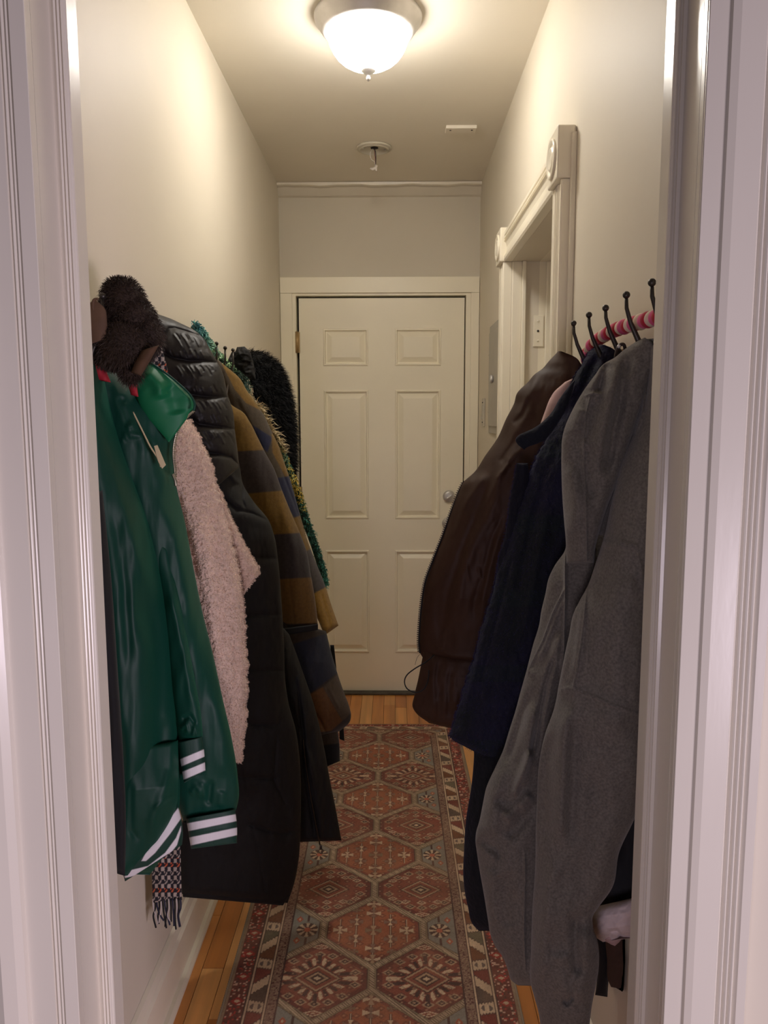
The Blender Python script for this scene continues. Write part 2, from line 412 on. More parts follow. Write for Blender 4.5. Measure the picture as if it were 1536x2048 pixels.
# left: stop part (far), casing (near)
lf = vprof('trim_7', [(-0.47, 1.0), (-0.3885, 1.0), (-0.3856, 0.997), (-0.3856, 0.9665), (-0.3865, 0.9645)] + bead(-0.3880, -0.4010, 0.9640, 3, 0.0030) + [(-0.4057, 0.9655), (-0.4057, 0.915), (-0.47, 0.915)], M_trim)
lf['kind'] = 'structure'
vprof('casing', [(-0.4057, 0.914), (-0.4057, 0.9005), (-0.4064, 0.8997), (-0.4225, 0.8985), (-0.4235, 0.9025)] + bead(-0.4243, -0.4343, 0.9025, 2, 0.0030) + [(-0.4352, 0.8985), (-0.4660, 0.8975), (-0.4675, 0.8905), (-0.476, 0.884), (-0.492, 0.880), (-0.505, 0.884), (-0.508, 0.914)], M_trim, lf)
rf = vprof('trim_8', [(0.44, 1.0), (0.332, 1.0), (0.3290, 0.997), (0.3290, 0.9665), (0.3298, 0.9645)] + bead(0.3305, 0.3375, 0.9640, 2, 0.0025) + [(0.3388, 0.966), (0.3400, 0.9655), (0.3428, 0.9645), (0.3428, 0.915), (0.44, 0.915)], M_trim)
rf['kind'] = 'structure'
vprof('casing', [(0.3428, 0.914), (0.3428, 0.9040), (0.3434, 0.9030), (0.3434, 0.9005), (0.3442, 0.8995), (0.3655, 0.8985), (0.3675, 0.8955), (0.376, 0.8935), (0.4045, 0.8950), (0.4066, 0.8985), (0.4085, 0.900)] + bead(0.4090, 0.4290, 0.9000, 3, 0.0035) + [(0.4300, 0.8990), (0.4330, 0.8965), (0.4440, 0.8965), (0.4452, 0.8985), (0.4452, 0.914)], M_trim, rf)
hd = MB().box(-0.47, 0.44, 0.915, 1.0, 2.3, 2.5).build('trim_9', M_trim); hd['kind'] = 'structure'
MB().box(-0.508, 0.4452, 0.895, 0.914, 2.3, 2.42, 0.003).build('head_casing', M_trim, hd)
MB().box(-1.5, 1.5, 0.915, 0.998, 2.5001, H).build('lintel', M_wall, hd)

# ------------------------------------------------------------------ ceiling fixtures
LX, LY = -0.072, 2.325
lamp = thing('ceiling_lamp', 'flush dome ceiling lamp, lit, with brushed metal rim and small finial', 'lamp', (LX, LY, H))
MB().lathe([(0.150, -0.0005), (0.153, -0.006), (0.151, -0.016), (0.146, -0.022), (0.140, -0.030), (0.133, -0.040), (0.131, -0.044), (0.124, -0.050), (0.120, -0.048), (0.119, -0.040), (0.11, -0.02)], (LX, LY, H), 'Z', 72).build('rim', M_nickel, lamp)
md = bpy.data.materials.new('lit_glass'); md.use_nodes = True
bb = md.node_tree.nodes['Principled BSDF']; bb.inputs['Base Color'].default_value = (0.9, 0.92, 0.95, 1); bb.inputs['Roughness'].default_value = 0.3
bb.inputs['Emission Color'].default_value = (1.0, 0.945, 0.865, 1); bb.inputs['Emission Strength'].default_value = LAMP_POWER
prof = [(0.1175, -0.036), (0.1172, -0.046), (0.1145, -0.062), (0.1095, -0.078), (0.1015, -0.094), (0.0905, -0.109), (0.077, -0.121), (0.060, -0.131), (0.041, -0.138), (0.020, -0.142), (0.002, -0.144)]
MB().lathe(prof, (LX, LY, H), 'Z', 64).build('glass_dome', md, lamp)
MB().lathe([(0.002, -0.138), (0.020, -0.145), (0.0205, -0.149), (0.012, -0.155), (0.006, -0.160), (0.0045, -0.163), (0.0065, -0.167), (0.0065, -0.171), (0.003, -0.175), (0.0005, -0.176)], (LX, LY, H), 'Z', 24).build('finial', M_nickel, lamp)

P = onplane(748, 297, 2, H-0.005); SX, SY = P[0], P[1]
sd = thing('smoke_detector_mount', 'round white ceiling plate with loose wires hanging, behind the lamp', 'detector mount', (SX, SY, H))
MB().lathe([(0.074, -0.0005), (0.075, -0.007), (0.070, -0.010), (0.064, -0.008), (0.062, -0.013), (0.057, -0.014), (0.055, -0.005), (0.018, -0.004), (0.017, -0.001)], (SX, SY, H), 'Z', 48).build('base_plate', M_plastic, sd)
MB().lathe([(0.016, -0.0035), (0.016, -0.0055), (0.0005, -0.0055)], (SX+0.002, SY-0.005, H), 'Z', 24).build('hole', M_dark, sd)
for k, (dx, dy) in enumerate(((0.045, 0.012), (-0.045, -0.012))):
    MB().ball((SX+dx, SY+dy, H-0.006), 0.004, 1).build('screw', M_nickel, sd)
M_wire_r = mat('red_wire', (122, 62, 50), 0.5); M_wire_k = mat('black_wire', (50, 46, 46), 0.5); M_wire_w = mat('white_wire', (208, 200, 190), 0.5)
def wire(pts, r, m, parent, name='wire'):
    P_ = [Vector(p) for p in pts]; out = []
    for i in range(len(P_)-1):
        p0 = P_[max(i-1, 0)]; p1 = P_[i]; p2 = P_[i+1]; p3 = P_[min(i+2, len(P_)-1)]
        for q in range(6):
            t = q/6; out.append(0.5*((2*p1)+(p2-p0)*t+(2*p0-5*p1+4*p2-p3)*t*t+(3*p1-p0-3*p2+p3)*t**3))
    out.append(P_[-1])
    return MB().tube(out, r, 8).build(name, m, parent)
wz = H-0.006
wire([(SX, SY, wz), (SX+0.006, SY-0.002, wz-0.012), (SX+0.008, SY, wz-0.04), (SX+0.006, SY, wz-0.07)], 0.0016, M_wire_k, sd)
wire([(SX+0.003, SY, wz), (SX+0.003, SY+0.004, wz-0.02), (SX+0.006, SY+0.002, wz-0.045), (SX+0.004, SY, wz-0.072)], 0.0016, M_wire_r, sd)
wire([(SX-0.004, SY, wz), (SX-0.016, SY-0.004, wz-0.018), (SX-0.012, SY, wz-0.042), (SX+0.002, SY, wz-0.052), (SX+0.004, SY, wz-0.07)], 0.0014, M_wire_w, sd)
c = MB(); c.tube([(SX+0.010, SY, wz-0.066), (SX+0.006, SY, wz-0.078), (SX-0.006, SY, wz-0.082), (SX-0.016, SY, wz-0.078)], [0.006, 0.007, 0.006, 0.0035], 10); c.tube([(SX+0.007, SY, wz-0.07), (SX+0.010, SY, wz-0.090)], [0.006, 0.003], 8)
c.build('wire_connector', M_wire_w, sd)

P = onplane(923, 256, 2, H-0.012)
cb = thing('ceiling_bracket', 'small white rectangular plate screwed to the ceiling near right wall', 'bracket', (P[0], P[1], H))
MB().box(P[0]-0.060, P[0]+0.060, P[1], P[1]+0.055, H-0.013, H-0.0005, 0.002).build('plate', M_ceil, cb)
for dx in (-0.042, 0.042): MB().lathe([(0.0005, -0.0145), (0.0035, -0.014), (0.004, -0.0125)], (P[0]+dx, P[1]+0.02, H), 'Z', 10).build('screw', M_dark, cb)
# faint ceiling crack ridge
# ------------------------------------------------------------------ wall fixtures on the right wall
P = onplane(966, 825, 0, XR-0.006)
sw = thing('dimmer_switch', 'white wall dimmer switch with slider beside the far door', 'switch', (XR, P[1], P[2]))
MB().box(XR-0.008, XR-0.0005, P[1]-0.036, P[1]+0.036, P[2]-0.066, P[2]+0.066, 0.003).build('cover_plate', M_plastic, sw)
MB().box(XR-0.0115, XR-0.0075, P[1]-0.016, P[1]+0.016, P[2]-0.035, P[2]+0.035, 0.001).build('inset', M_plastic, sw)
MB().box(XR-0.021, XR-0.011, P[1]-0.008, P[1]+0.008, P[2]-0.030, P[2]-0.020, 0.002).build('slider', M_plastic, sw)
for dz in (0.046, -0.046):
    for dy in (-0.007, 0.007): MB().ball((XR-0.008, P[1]+dy, P[2]+dz), 0.0032, 1).build('screw', M_iron, sw)
P0 = onplane(984, 650, 0, XR-0.004); 
pz0 = onplane(981, 866, 0, XR-0.004)[2]; pz1 = onplane(984, 652, 0, XR-0.004)[2]
py_far = onplane(980, 760, 0, XR-0.004)[1]
ep = thing('electrical_panel', 'grey metal breaker panel on wall between side door and switch', 'panel', (XR, py_far-0.15, pz0))
MB().box(XR-0.008, XR-0.0005, SD1+0.125, py_far, pz0, pz1, 0.002).build('cover', M_panelgrey, ep)
MB().box(XR-0.014, XR-0.008, SD1+0.14, py_far-0.03, pz0+0.03, pz1-0.03, 0.002).build('panel_door', M_panelgrey, ep)
P = onplane(986, 758, 0, XR-0.014)
MB().lathe([(0.012, 0), (0.016, -0.004), (0.018, -0.010), (0.014, -0.014), (0.0005, -0.015)], (XR-0.013, P[1], P[2]), 'X', 24).build('latch', M_nickel, ep)
for zz in (pz0+0.09, pz1-0.12): MB().ball((XR-0.009, py_far-0.012, zz), 0.004, 1).build('screw', M_iron, ep)

# ------------------------------------------------------------------ cloth builder
def rail(pts, ys):
    P_ = np.array(pts, float); y = P_[:, 1]; x = P_[:, 0]
    # monotone-ish cubic hermite through points
    n = len(y)
    if n < 3: return np.interp(ys, y, x)
    h = np.diff(y); h[h == 0] = 1e-3; dl = np.diff(x)/h
    m = np.zeros(n); m[0] = dl[0]; m[-1] = dl[-1]
    for i in range(1, n-1):
        w1, w2 = h[i], h[i-1]; m[i] = (dl[i-1]*w1 + dl[i]*w2)/(w1+w2)
    k = np.clip(np.searchsorted(y, ys)-1, 0, n-2)
    t = np.clip((ys-y[k])/h[k], 0, 1)
    h00 = 2*t**3-3*t**2+1; h10 = t**3-2*t**2+t; h01 = -2*t**3+3*t**2; h11 = t**3-t**2
    return h00*x[k] + h10*h[k]*m[k] + h01*x[k+1] + h11*h[k]*m[k+1]
def seg_dist(X, Y, pts):
    best = np.full(X.shape, 1e9); tt = np.zeros(X.shape); side = np.zeros(X.shape); L = 0
    lens = [math.hypot(pts[i+1][0]-pts[i][0], pts[i+1][1]-pts[i][1]) for i in range(len(pts)-1)]; tot = sum(lens)
    for i in range(len(pts)-1):
        ax, ay = pts[i]; bx, by = pts[i+1]; dx, dy = bx-ax, by-ay; l2 = dx*dx+dy*dy+1e-9
        t = np.clip(((X-ax)*dx+(Y-ay)*dy)/l2, 0, 1)
        d = np.hypot(X-(ax+t*dx), Y-(ay+t*dy)); k = d < best
        best = np.where(k, d, best); tt = np.where(k, (L+t*lens[i])/tot, tt)
        side = np.where(k, np.sign((X-ax)*dy-(Y-ay)*dx), side); L += lens[i]
    return best, tt, side
WL, WR = XL+0.006, XR-0.006
CLOTH = {}
def cloth(name, L, R, D, T, m, parent=None, nu=60, nv=120, folds=(), noise=(), colfn=None, edge=2.0, endcap=(0.03, 0.02), fr=0.5, jag=None, label=None, fs=1.0, fw=1.0):
    """closed padded sheet hanging in the hall. L/R: outline polylines; D: depths (YLtop,YRtop,YLbot,YRbot); T: thickness list top..bottom (m)."""
    v = np.linspace(0, 1, nv+1); s = -np.cos(PI*(np.arange(nu+1)/nu)*0.92 + PI*0.04); s = s/abs(s[0]); u = (s+1)/2
    yl = L[0][1] + (L[-1][1]-L[0][1])*v; yr = R[0][1] + (R[-1][1]-R[0][1])*v
    xl = rail(L, yl); xr = rail(R, yr)
    U, V_ = np.meshgrid(u, v)
    X = xl[:, None]*(1-U) + xr[:, None]*U; Y = yl[:, None]*(1-U) + yr[:, None]*U
    if jag is not None:
        amp, fq, sd_ = jag
        ed = np.exp(-(1-np.abs(2*U-1))*12)*np.sign(2*U-1)
        X = X + amp*ed*fbm(Y/fq, Y*0+3.1, sd_, 3)
    dep = (D[0]*(1-V_)+D[2]*V_)*(1-U) + (D[1]*(1-V_)+D[3]*V_)*U
    Tt = np.interp(V_, np.linspace(0, 1, len(T)), T)
    cap = np.clip(V_/max(endcap[0], 1e-6), 0, 1)*np.clip((1-V_)/max(endcap[1], 1e-6), 0, 1); cap = np.sqrt(1-(1-cap)**2)
    prof = np.power(np.clip(1-np.abs(2*U-1)**edge, 0, 1), 0.5)*cap
    off = Tt*fr*prof
    for f in folds:
        pts, wdt, amp = f[0], f[1], f[2]; mode = f[3] if len(f) > 3 else 'g'
        d, t, sd_ = seg_dist(X, Y, pts)
        tp = np.clip(np.minimum(t, 1-t)/0.18, 0, 1); tp = tp*tp*(3-2*tp)
        if mode == 'g': wdt = wdt*fw; q = np.exp(-(d/wdt)**2)*tp
        elif mode == 's': q = -np.exp(-d/wdt)                       # stitched seam, sharp
        elif mode == 'c': q = -np.exp(-d/wdt)*tp                     # sharp crease
        elif mode == 'a': q = np.where(sd_ > 0, np.exp(-(d/wdt)**2), np.exp(-(d/(wdt*0.18))**2))*tp   # overlap edge: steep on one side
        elif mode == 'b': q = np.where(sd_ < 0, np.exp(-(d/wdt)**2), np.exp(-(d/(wdt*0.18))**2))*tp
        off = off + amp*fs*q*(prof**0.4)
    for (ax, ay, amp, sd_) in noise:
        off = off + amp*fbm(X/ax + 0.15*Y/ay, Y/ay, sd_, 3)*(prof**0.5)*2
    d3 = ray(X, Y); t0 = dep/d3[..., 1]; ln = np.linalg.norm(d3, axis=-1)
    Pf = CAM + d3*(t0 - off/ln)[..., None]
    Pb = CAM + d3*(t0 + (Tt*(1-fr)*prof)/ln)[..., None]
    for P_ in (Pf, Pb): P_[..., 0] = np.clip(P_[..., 0], WL, WR)
    nU, nV = nu+1, nv+1
    idx = np.arange(nU*nV).reshape(nV, nU)
    ib = idx.copy() + nU*nV; ib[:, 0] = idx[:, 0]; ib[:, -1] = idx[:, -1]
    Vv = np.concatenate([Pf.reshape(-1, 3), Pb.reshape(-1, 3)])
    F = np.stack([idx[:-1, :-1], idx[1:, :-1], idx[1:, 1:], idx[:-1, 1:]], -1).reshape(-1, 4)
    B = np.stack([ib[:-1, :-1], ib[:-1, 1:], ib[1:, 1:], ib[1:, :-1]], -1).reshape(-1, 4)
    tcap = np.stack([idx[0, :-1], idx[0, 1:], ib[0, 1:], ib[0, :-1]], -1); bcap = np.stack([idx[-1, :-1], ib[-1, :-1], ib[-1, 1:], idx[-1, 1:]], -1)
    F = np.concatenate([F, B, tcap, bcap]).tolist()
    F = [list(dict.fromkeys(f)) for f in F]; F = [f for f in F if len(f) > 2]
    used = np.zeros(len(Vv), bool); used[[i for f in F for i in f]] = True
    remap = np.cumsum(used)-1; Vv2 = Vv[used]; F = [[int(remap[i]) for i in f] for f in F]
    cols = None
    if colfn is not None:
        c = colfn(X, Y, U, V_); c = np.concatenate([c.reshape(-1, 3), c.reshape(-1, 3)]); cols = c[used]
    o = mesh_np(name, Vv2, F, m, parent, True, cols)
    CLOTH[o.name] = (Pf, X, Y, U, V_)
    if label: o['label'] = label
    o['_g'] = 1; del o['_g']
    o.data['front'] = 1; del o.data['front']
    o_front = Pf
    return o, (Pf, X, Y, U, V_)

def strands(name, P, Nn, length, width, m, parent, seed=1, droop=0.3, spread=0.5, cols=None, curl=0.0, kind='stuff', label=None):
    """short tapering hairs: P base points, Nn directions (n,3)"""
    rg = np.random.RandomState(seed); n = len(P)
    N_ = Nn + rg.normal(0, spread, (n, 3)); N_ /= np.linalg.norm(N_, axis=1)[:, None]+1e-9
    ln = length*(0.6+0.8*rg.rand(n)); 
    side = np.cross(N_, rg.normal(0, 1, (n, 3))); side /= np.linalg.norm(side, axis=1)[:, None]+1e-9
    g = np.array([0, 0, -1.0])
    c1 = P + N_*(ln*0.5)[:, None] + g*(ln*droop*0.15)[:, None] + side*(curl*ln)[:, None]
    c2 = P + N_*(ln)[:, None]*(1-droop*0.4) + g*(ln*droop*0.8)[:, None]
    tang = np.cross(N_, rg.normal(0, 1, (n, 3))); tang /= np.linalg.norm(tang, axis=1)[:, None]+1e-9
    tw = tang*width*0.5
    V = np.stack([P-tw, P+tw, c1-tw*0.8, c1+tw*0.8, c2], 1).reshape(-1, 3)
    b = np.arange(n)*5
    F = np.concatenate([np.stack([b, b+1, b+3, b+2], -1)]).tolist() + np.stack([b+2, b+3, b+4], -1).tolist()
    cc = None
    if cols is not None: cc = np.repeat(cols, 5, axis=0)
    o = mesh_np(name, V, F, m, parent, True, cc)
    if kind: o['kind'] = kind
    if label: o['label'] = label
    return o
def sample_front(g, n, seed=1, mask=None, flip=True):
    Pf, X, Y, U, V_ = g; rg = np.random.RandomState(seed)
    nV, nU = U.shape
    i = rg.rand(n*3)*(nV-1.001); j = rg.rand(n*3)*(nU-1.001)
    i0 = i.astype(int); j0 = j.astype(int); a = (i-i0)[:, None]; b = (j-j0)[:, None]
    P00, P01, P10, P11 = Pf[i0, j0], Pf[i0, j0+1], Pf[i0+1, j0], Pf[i0+1, j0+1]
    P_ = (P00*(1-b)+P01*b)*(1-a) + (P10*(1-b)+P11*b)*a
    N_ = np.cross(P10-P00, P01-P00); ar = np.linalg.norm(N_, axis=1); keep = ar > 1e-10
    pr = ar/ar.max(); keep &= rg.rand(len(ar)) < np.clip(pr*2.5, 0.05, 1)
    xs = X[i0, j0]; ys = Y[i0, j0]
    if mask is not None: keep &= mask(xs, ys)
    N_ = N_/(ar[:, None]+1e-12); N_ = np.where((N_[:, 1] > 0)[:, None], -N_, N_)
    k = np.where(keep)[0][:n]
    return P_[k], N_[k], xs[k], ys[k]
def edge_samples(g, side, n, seed=1, v0=0, v1=1):
    Pf, X, Y, U, V_ = g; rg = np.random.RandomState(seed); nV = U.shape[0]
    i = (v0+(v1-v0)*rg.rand(n))*(nV-1.001); i0 = i.astype(int); a = (i-i0)[:, None]
    j = 0 if side < 0 else U.shape[1]-1
    P_ = Pf[i0, j]*(1-a) + Pf[i0+1, j]*a
    N_ = np.tile(np.array([side*1.0, -0.35, 0.0]), (n, 1))
    return P_, N_, Y[i0, j]
def pxtube(name, pts, Y, r, m, parent=None, n=8, sub=6):
    """smooth tube through traced points; Y: depth or list of depths"""
    if not hasattr(Y, '__len__'): Y = [Y]*len(pts)
    P_ = [Vector(at1(p[0], p[1], y)) for p, y in zip(pts, Y)]; out = []
    for i in range(len(P_)-1):
        p0 = P_[max(i-1, 0)]; p1 = P_[i]; p2 = P_[i+1]; p3 = P_[min(i+2, len(P_)-1)]
        for q in range(sub):
            t = q/sub; out.append(0.5*((2*p1)+(p2-p0)*t+(2*p0-5*p1+4*p2-p3)*t*t+(3*p1-p0-3*p2+p3)*t**3))
    out.append(P_[-1])
    return MB().tube(out, r, n).build(name, m, parent), out
def zipper(parent, pts, Y, m, tooth=0.0022, side=-1, name='zipper', cloth_m=None, step=0.0034):
    o, path = pxtube(name, pts, Y, 0.0018, cloth_m or m, parent, 6, 10)
    b = MB(); acc = 0.0; last = path[0]; k = 0
    for i in range(1, len(path)):
        seg = (path[i]-path[i-1]); l = seg.length; pos = 0
        while acc + (l-pos) >= step:
            pos += step-acc; acc = 0; p = path[i-1] + seg.normalized()*pos
            b.box(p.x-0.0002+side*0.003-0.0018, p.x+side*0.003+0.0018, p.y-0.002, p.y+0.002, p.z-0.0009, p.z+0.0009); k += 1
        acc += l-pos
    t = b.build('teeth', m, o); t['kind'] = 'stuff'
    return o
def lines_col(base, rules):
    pass
def poly_mask(X, Y, poly, soft=1.0):
    """soft inside mask of polygon"""
    inside = np.zeros(X.shape, bool); n = len(poly); dmin = np.full(X.shape, 1e9)
    for i in range(n):
        x0, y0 = poly[i]; x1, y1 = poly[(i+1) % n]
        c = ((y0 > Y) != (y1 > Y)) & (X < (x1-x0)*(Y-y0)/((y1-y0)+1e-12)+x0)
        inside ^= c
        dx, dy = x1-x0, y1-y0; t = np.clip(((X-x0)*dx+(Y-y0)*dy)/(dx*dx+dy*dy+1e-9), 0, 1)
        dmin = np.minimum(dmin, np.hypot(X-x0-t*dx, Y-y0-t*dy))
    return np.clip(0.5+np.where(inside, dmin, -dmin)/(2*soft), 0, 1)
def paint(base, polys):
    def fn(X, Y, U, V_):
        C = np.zeros(X.shape+(3,)); C[...] = rgb(base)
        for poly, col, soft in polys:
            mk = poly_mask(X, Y, poly, soft)[..., None]; C = C*(1-mk) + np.array(rgb(col))*mk
        return C
    return fn

# fabric materials
M_satin = mat('green_satin', (10, 60, 48), 0.52, var=0.05, vscale=6, bump=0.05, bscale=300, sheen=0.3, spec=0.3, sheen_tint=(60, 170, 130))
M_satin_b = mat('green_satin_lining', (20, 104, 66), 0.5, var=0.05, vscale=6, sheen=0.3, spec=0.3, sheen_tint=(80, 190, 140))
M_satin_c = mat('green_satin_striped', (16, 92, 66), 0.6, var=0.04, vscale=20, bump=0.25, bscale=260, bstretch=(1, 1, 0.1), attr=True)
M_red = mat('red_cotton', (168, 28, 44), 0.7)
M_brownbag = mat('brown_suede', (96, 72, 56), 0.8, var=0.15, vscale=30)
M_blackcloth = mat('black_cloth', (16, 16, 20), 0.85, sheen=0.1)
M_black2 = mat('black_twill', (13, 12, 14), 0.75, var=0.15, vscale=30, bump=0.2, bscale=400)
M_puffer = mat('black_nylon', (30, 27, 28), 0.5, var=0.08, vscale=10, bump=0.15, bscale=60, bdist=0.003, spec=0.35)
M_sherpa = mat('pink_sherpa', (230, 202, 184), 0.95, var=0.12, vscale=60, bump=0.7, bscale=170, kind='voronoi', bdist=0.006, sheen=0.3)
M_sherpa_h = mat('pink_sherpa_fibre', (240, 216, 198), 0.95, var=0.06)
M_fur = mat('brown_fur', (52, 40, 34), 0.8, var=0.3, vscale=25, sheen=0.0, spec=0.3)
M_furtip = mat('brown_fur_hair', (62, 50, 43), 0.6, var=0.35, vscale=18, spec=0.35)
M_bfur = mat('black_fur', (14, 14, 17), 0.7, var=0.3, vscale=25, spec=0.35)
M_wool = mat('plaid_wool', (120, 100, 60), 0.95, var=0.16, vscale=120, bump=0.35, bscale=420, attr=True, sheen=0.12)
M_scarf = mat('houndstooth_wool', (120, 100, 60), 0.95, var=0.12, vscale=80, bump=0.4, bscale=420, attr=True)
M_yarn = mat('eyelash_yarn', (90, 140, 120), 0.8, var=0.1, attr=True)
M_cream = mat('cream_cord', (214, 196, 158), 0.7)
M_brown = mat('brown_shell', (64, 42, 31), 0.6, var=0.08, vscale=8, bump=0.08, bscale=50, bdist=0.002, spec=0.28)
M_navy = mat('navy_mohair', (24, 26, 48), 0.95, var=0.2, vscale=40, bump=0.5, bscale=120, bdist=0.004, attr=True, sheen=0.1, sheen_tint=(90, 90, 170))
M_navy_h = mat('navy_mohair_fibre', (40, 38, 80), 0.9, var=0.25, vscale=20)
M_grey = mat('grey_marl_fleece', (108, 103, 96), 0.95, var=0.28, vscale=260, bump=0.3, bscale=500, sheen=0.2)
M_greyseam = mat('grey_rib_seam', (112, 106, 101), 0.95, var=0.15, vscale=220)
M_zip = mat('zip_metal', (176, 168, 150), 0.3, metal=0.9)
M_darkzip = mat('dark_zip_metal', (70, 60, 52), 0.4, metal=0.7)
M_white_f = mat('white_fleece', (226, 208, 206), 0.95, var=0.06, vscale=60, bump=0.4, bscale=200, sheen=0.2)
M_palepink = mat('pale_pink_fleece', (222, 190, 186), 0.9, var=0.05)

# ------------------------------------------------------------------ hook racks
def rack(name, label, wallx, sgn, ys, zball, low=True):
    t = thing(name, label, 'coat rack', (wallx, (ys[0]+ys[-1])/2, 1.5))
    x0, x1 = sorted((wallx+sgn*0.0005, wallx+sgn*0.019))
    MB().box(x0, x1, ys[0]-0.08, ys[-1]+0.08, 1.475, 1.565, 0.004).build('board', M_oldwood, t)
    for i, y in enumerate(ys):
        zb = zball + 0.002*math.sin(i*2.3); X = lambda d: wallx+sgn*d
        b = MB()
        b.tube([(X(0.020), y, 1.500), (X(0.026), y, 1.508), (X(0.036), y, 1.530), (X(0.052), y, 1.556), (X(0.066), y, 1.585), (X(0.073), y, 1.607), (X(0.074), y, zb-0.004)], [0.0060, 0.0060, 0.0056, 0.0046, 0.0036, 0.0031, 0.0028], 10)
        b.ball((X(0.074), y, zb), 0.0056, 3)
        if low: b.tube([(X(0.020), y, 1.498), (X(0.034), y, 1.488), (X(0.050), y, 1.490), (X(0.056), y, 1.500)], [0.0055, 0.0045, 0.0035, 0.003], 8)
        if low: b.ball((X(0.057), y, 1.504), 0.0052, 2)
        xa, xb = sorted((X(0.019), X(0.023)))
        b.box(xa, xb, y-0.009, y+0.009, 1.478, 1.545, 0.0015)
        b.build('hook', M_iron, t)
    return t
rack('coat_rack', 'row of thin dark ball-tipped hooks on the left wall above the hanging coats', XL, 1, [1.325, 1.42, 1.51, 1.61, 2.165, 2.275, 2.385], 1.648, False)
rack('coat_rack', 'row of dark ball-tipped hooks on wood board, right wall above the grey hoodie', XR, -1, [1.08, 1.196, 1.31, 1.42, 1.538], 1.625)

# striped felt roll lying behind the right hooks
rl = thing('felt_garland', 'pink, red and cream felt ball garland strung along the right hooks', 'garland', (XR-0.03, 1.3, 1.56))
cols3 = [mat('felt_red', (190, 36, 58), 0.9, sheen=0.2), mat('felt_pink', (222, 92, 138), 0.9, sheen=0.2), mat('felt_cream', (232, 208, 186), 0.9, sheen=0.2)]
A = Vector(at1(1158, 708, 1.60)); 
pathR = [(1160, 706, 1.560), (1174, 692, 1.530), (1192, 681, 1.49), (1215, 669, 1.43), (1240, 658, 1.355), (1268, 648, 1.27), (1296, 639, 1.19), (1330, 628, 1.10), (1370, 615, 1.02)]
Pp = [Vector(at1(*p)) for p in pathR]
for p in Pp: p.x = XR-0.040
dense = []
for i in range(len(Pp)-1):
    for q in range(40): dense.append(Pp[i].lerp(Pp[i+1], q/40))
step = 0.0175; acc = 0; pos = [dense[0]]
for i in range(1, len(dense)):
    acc += (dense[i]-dense[i-1]).length
    if acc >= step: pos.append(dense[i]); acc -= step
order = [0, 2, 1, 2, 0, 1, 2, 0, 1]
for i in range(len(pos)-1):
    p = pos[i]; d = (pos[i+1]-p).normalized(); b = MB()
    r = 0.0125*(1+0.05*math.sin(i*3.7))
    b.lathe([(0.002, -0.0104), (r*0.55, -0.0096), (r*0.86, -0.0062), (r, 0), (r*0.86, 0.0062), (r*0.55, 0.0096), (0.002, 0.0104)], (0, 0, 0), 'Z', 22)
    q = Vector((0, 0, 1)).rotation_difference(d)
    bmesh.ops.transform(b.bm, matrix=Matrix.Translation(p) @ q.to_matrix().to_4x4(), verts=b.bm.verts)
    b.build('felt_ball', cols3[(0, 2, 1)[i % 3]], rl)
b = MB(); pe = Vector(at1(1166, 716, 1.55)); pe.x = XR-0.042; b.ball(pe, 0.017, 3, (0.8, 1, 1)); b.build('end_ball', cols3[1], rl)

# ------------------------------------------------------------------ LEFT SIDE
# green satin bomber jacket
J = thing('green_bomber_jacket', 'shiny green satin bomber jacket with white-striped cuffs, nearest on left', 'jacket', (XL, 1.45, 1.5))
SAT = (7, 54, 43); SW = (226, 222, 226)
bodyL = [(170, 690), (178, 800), (186, 950), (196, 1080), (206, 1200), (220, 1380), (232, 1500), (238, 1650), (240, 1700), (246, 1748)]
bodyR = [(204, 738), (232, 860), (262, 950), (291, 1030), (316, 1130), (332, 1220), (345, 1350), (356, 1480), (360, 1560), (358, 1625), (352, 1672), (300, 1750)]
cloth('body', bodyL, bodyR, (1.32, 1.42, 1.34, 1.44), (0.03, 0.08, 0.10, 0.11, 0.09), M_satin, J, 70, 200, folds=[ ([(196, 780), (226, 920), (262, 1060), (300, 1200)], 9, 0.008), ([(222, 1000), (250, 1180), (262, 1350)], 7, -0.006), ([(300, 1240), (296, 1400), (280, 1560)], 10, 0.007),
    ([(250, 960), (268, 1100), (276, 1300), (268, 1500), (262, 1700)], 16, 0.010), ([(232, 1180), (238, 1400), (246, 1650)], 10, 0.006),
    ([(300, 1180), (318, 1350), (320, 1500), (300, 1620)], 12, -0.008), ([(345, 1380), (348, 1560), (310, 1640), (306, 1600)], 14, 0.010),
    ([(262, 1600), (262, 1660), (282, 1690), (300, 1690)], 5, -0.004), ([(215, 820), (240, 960), (270, 1120), (292, 1300)], 12, -0.007), ([(330, 1430), (322, 1520), (304, 1590)], 8, -0.007)],
    noise=[(60, 300, 0.009, 3), (14, 90, 0.0008, 9)], fs=1.2, fw=1.6)
hemfn = paint(SAT, [([(246, 1744), (296, 1732), (330, 1706), (352, 1676), (362, 1652), (362, 1662), (354, 1690), (332, 1718), (300, 1744), (250, 1756)], SW, 0.8), ([(283, 1722), (300, 1690), (330, 1650), (364, 1606), (364, 1634), (340, 1668), (310, 1706), (292, 1722)], SW, 0.8)])
cloth('hem_band', [(243, 1735), (246, 1748), (250, 1763)], [(352, 1600), (363, 1640), (366, 1668), (364, 1690)], (1.33, 1.40, 1.33, 1.40), (0.03, 0.05, 0.035), M_satin_c, J, 110, 70, colfn=hemfn, edge=4)
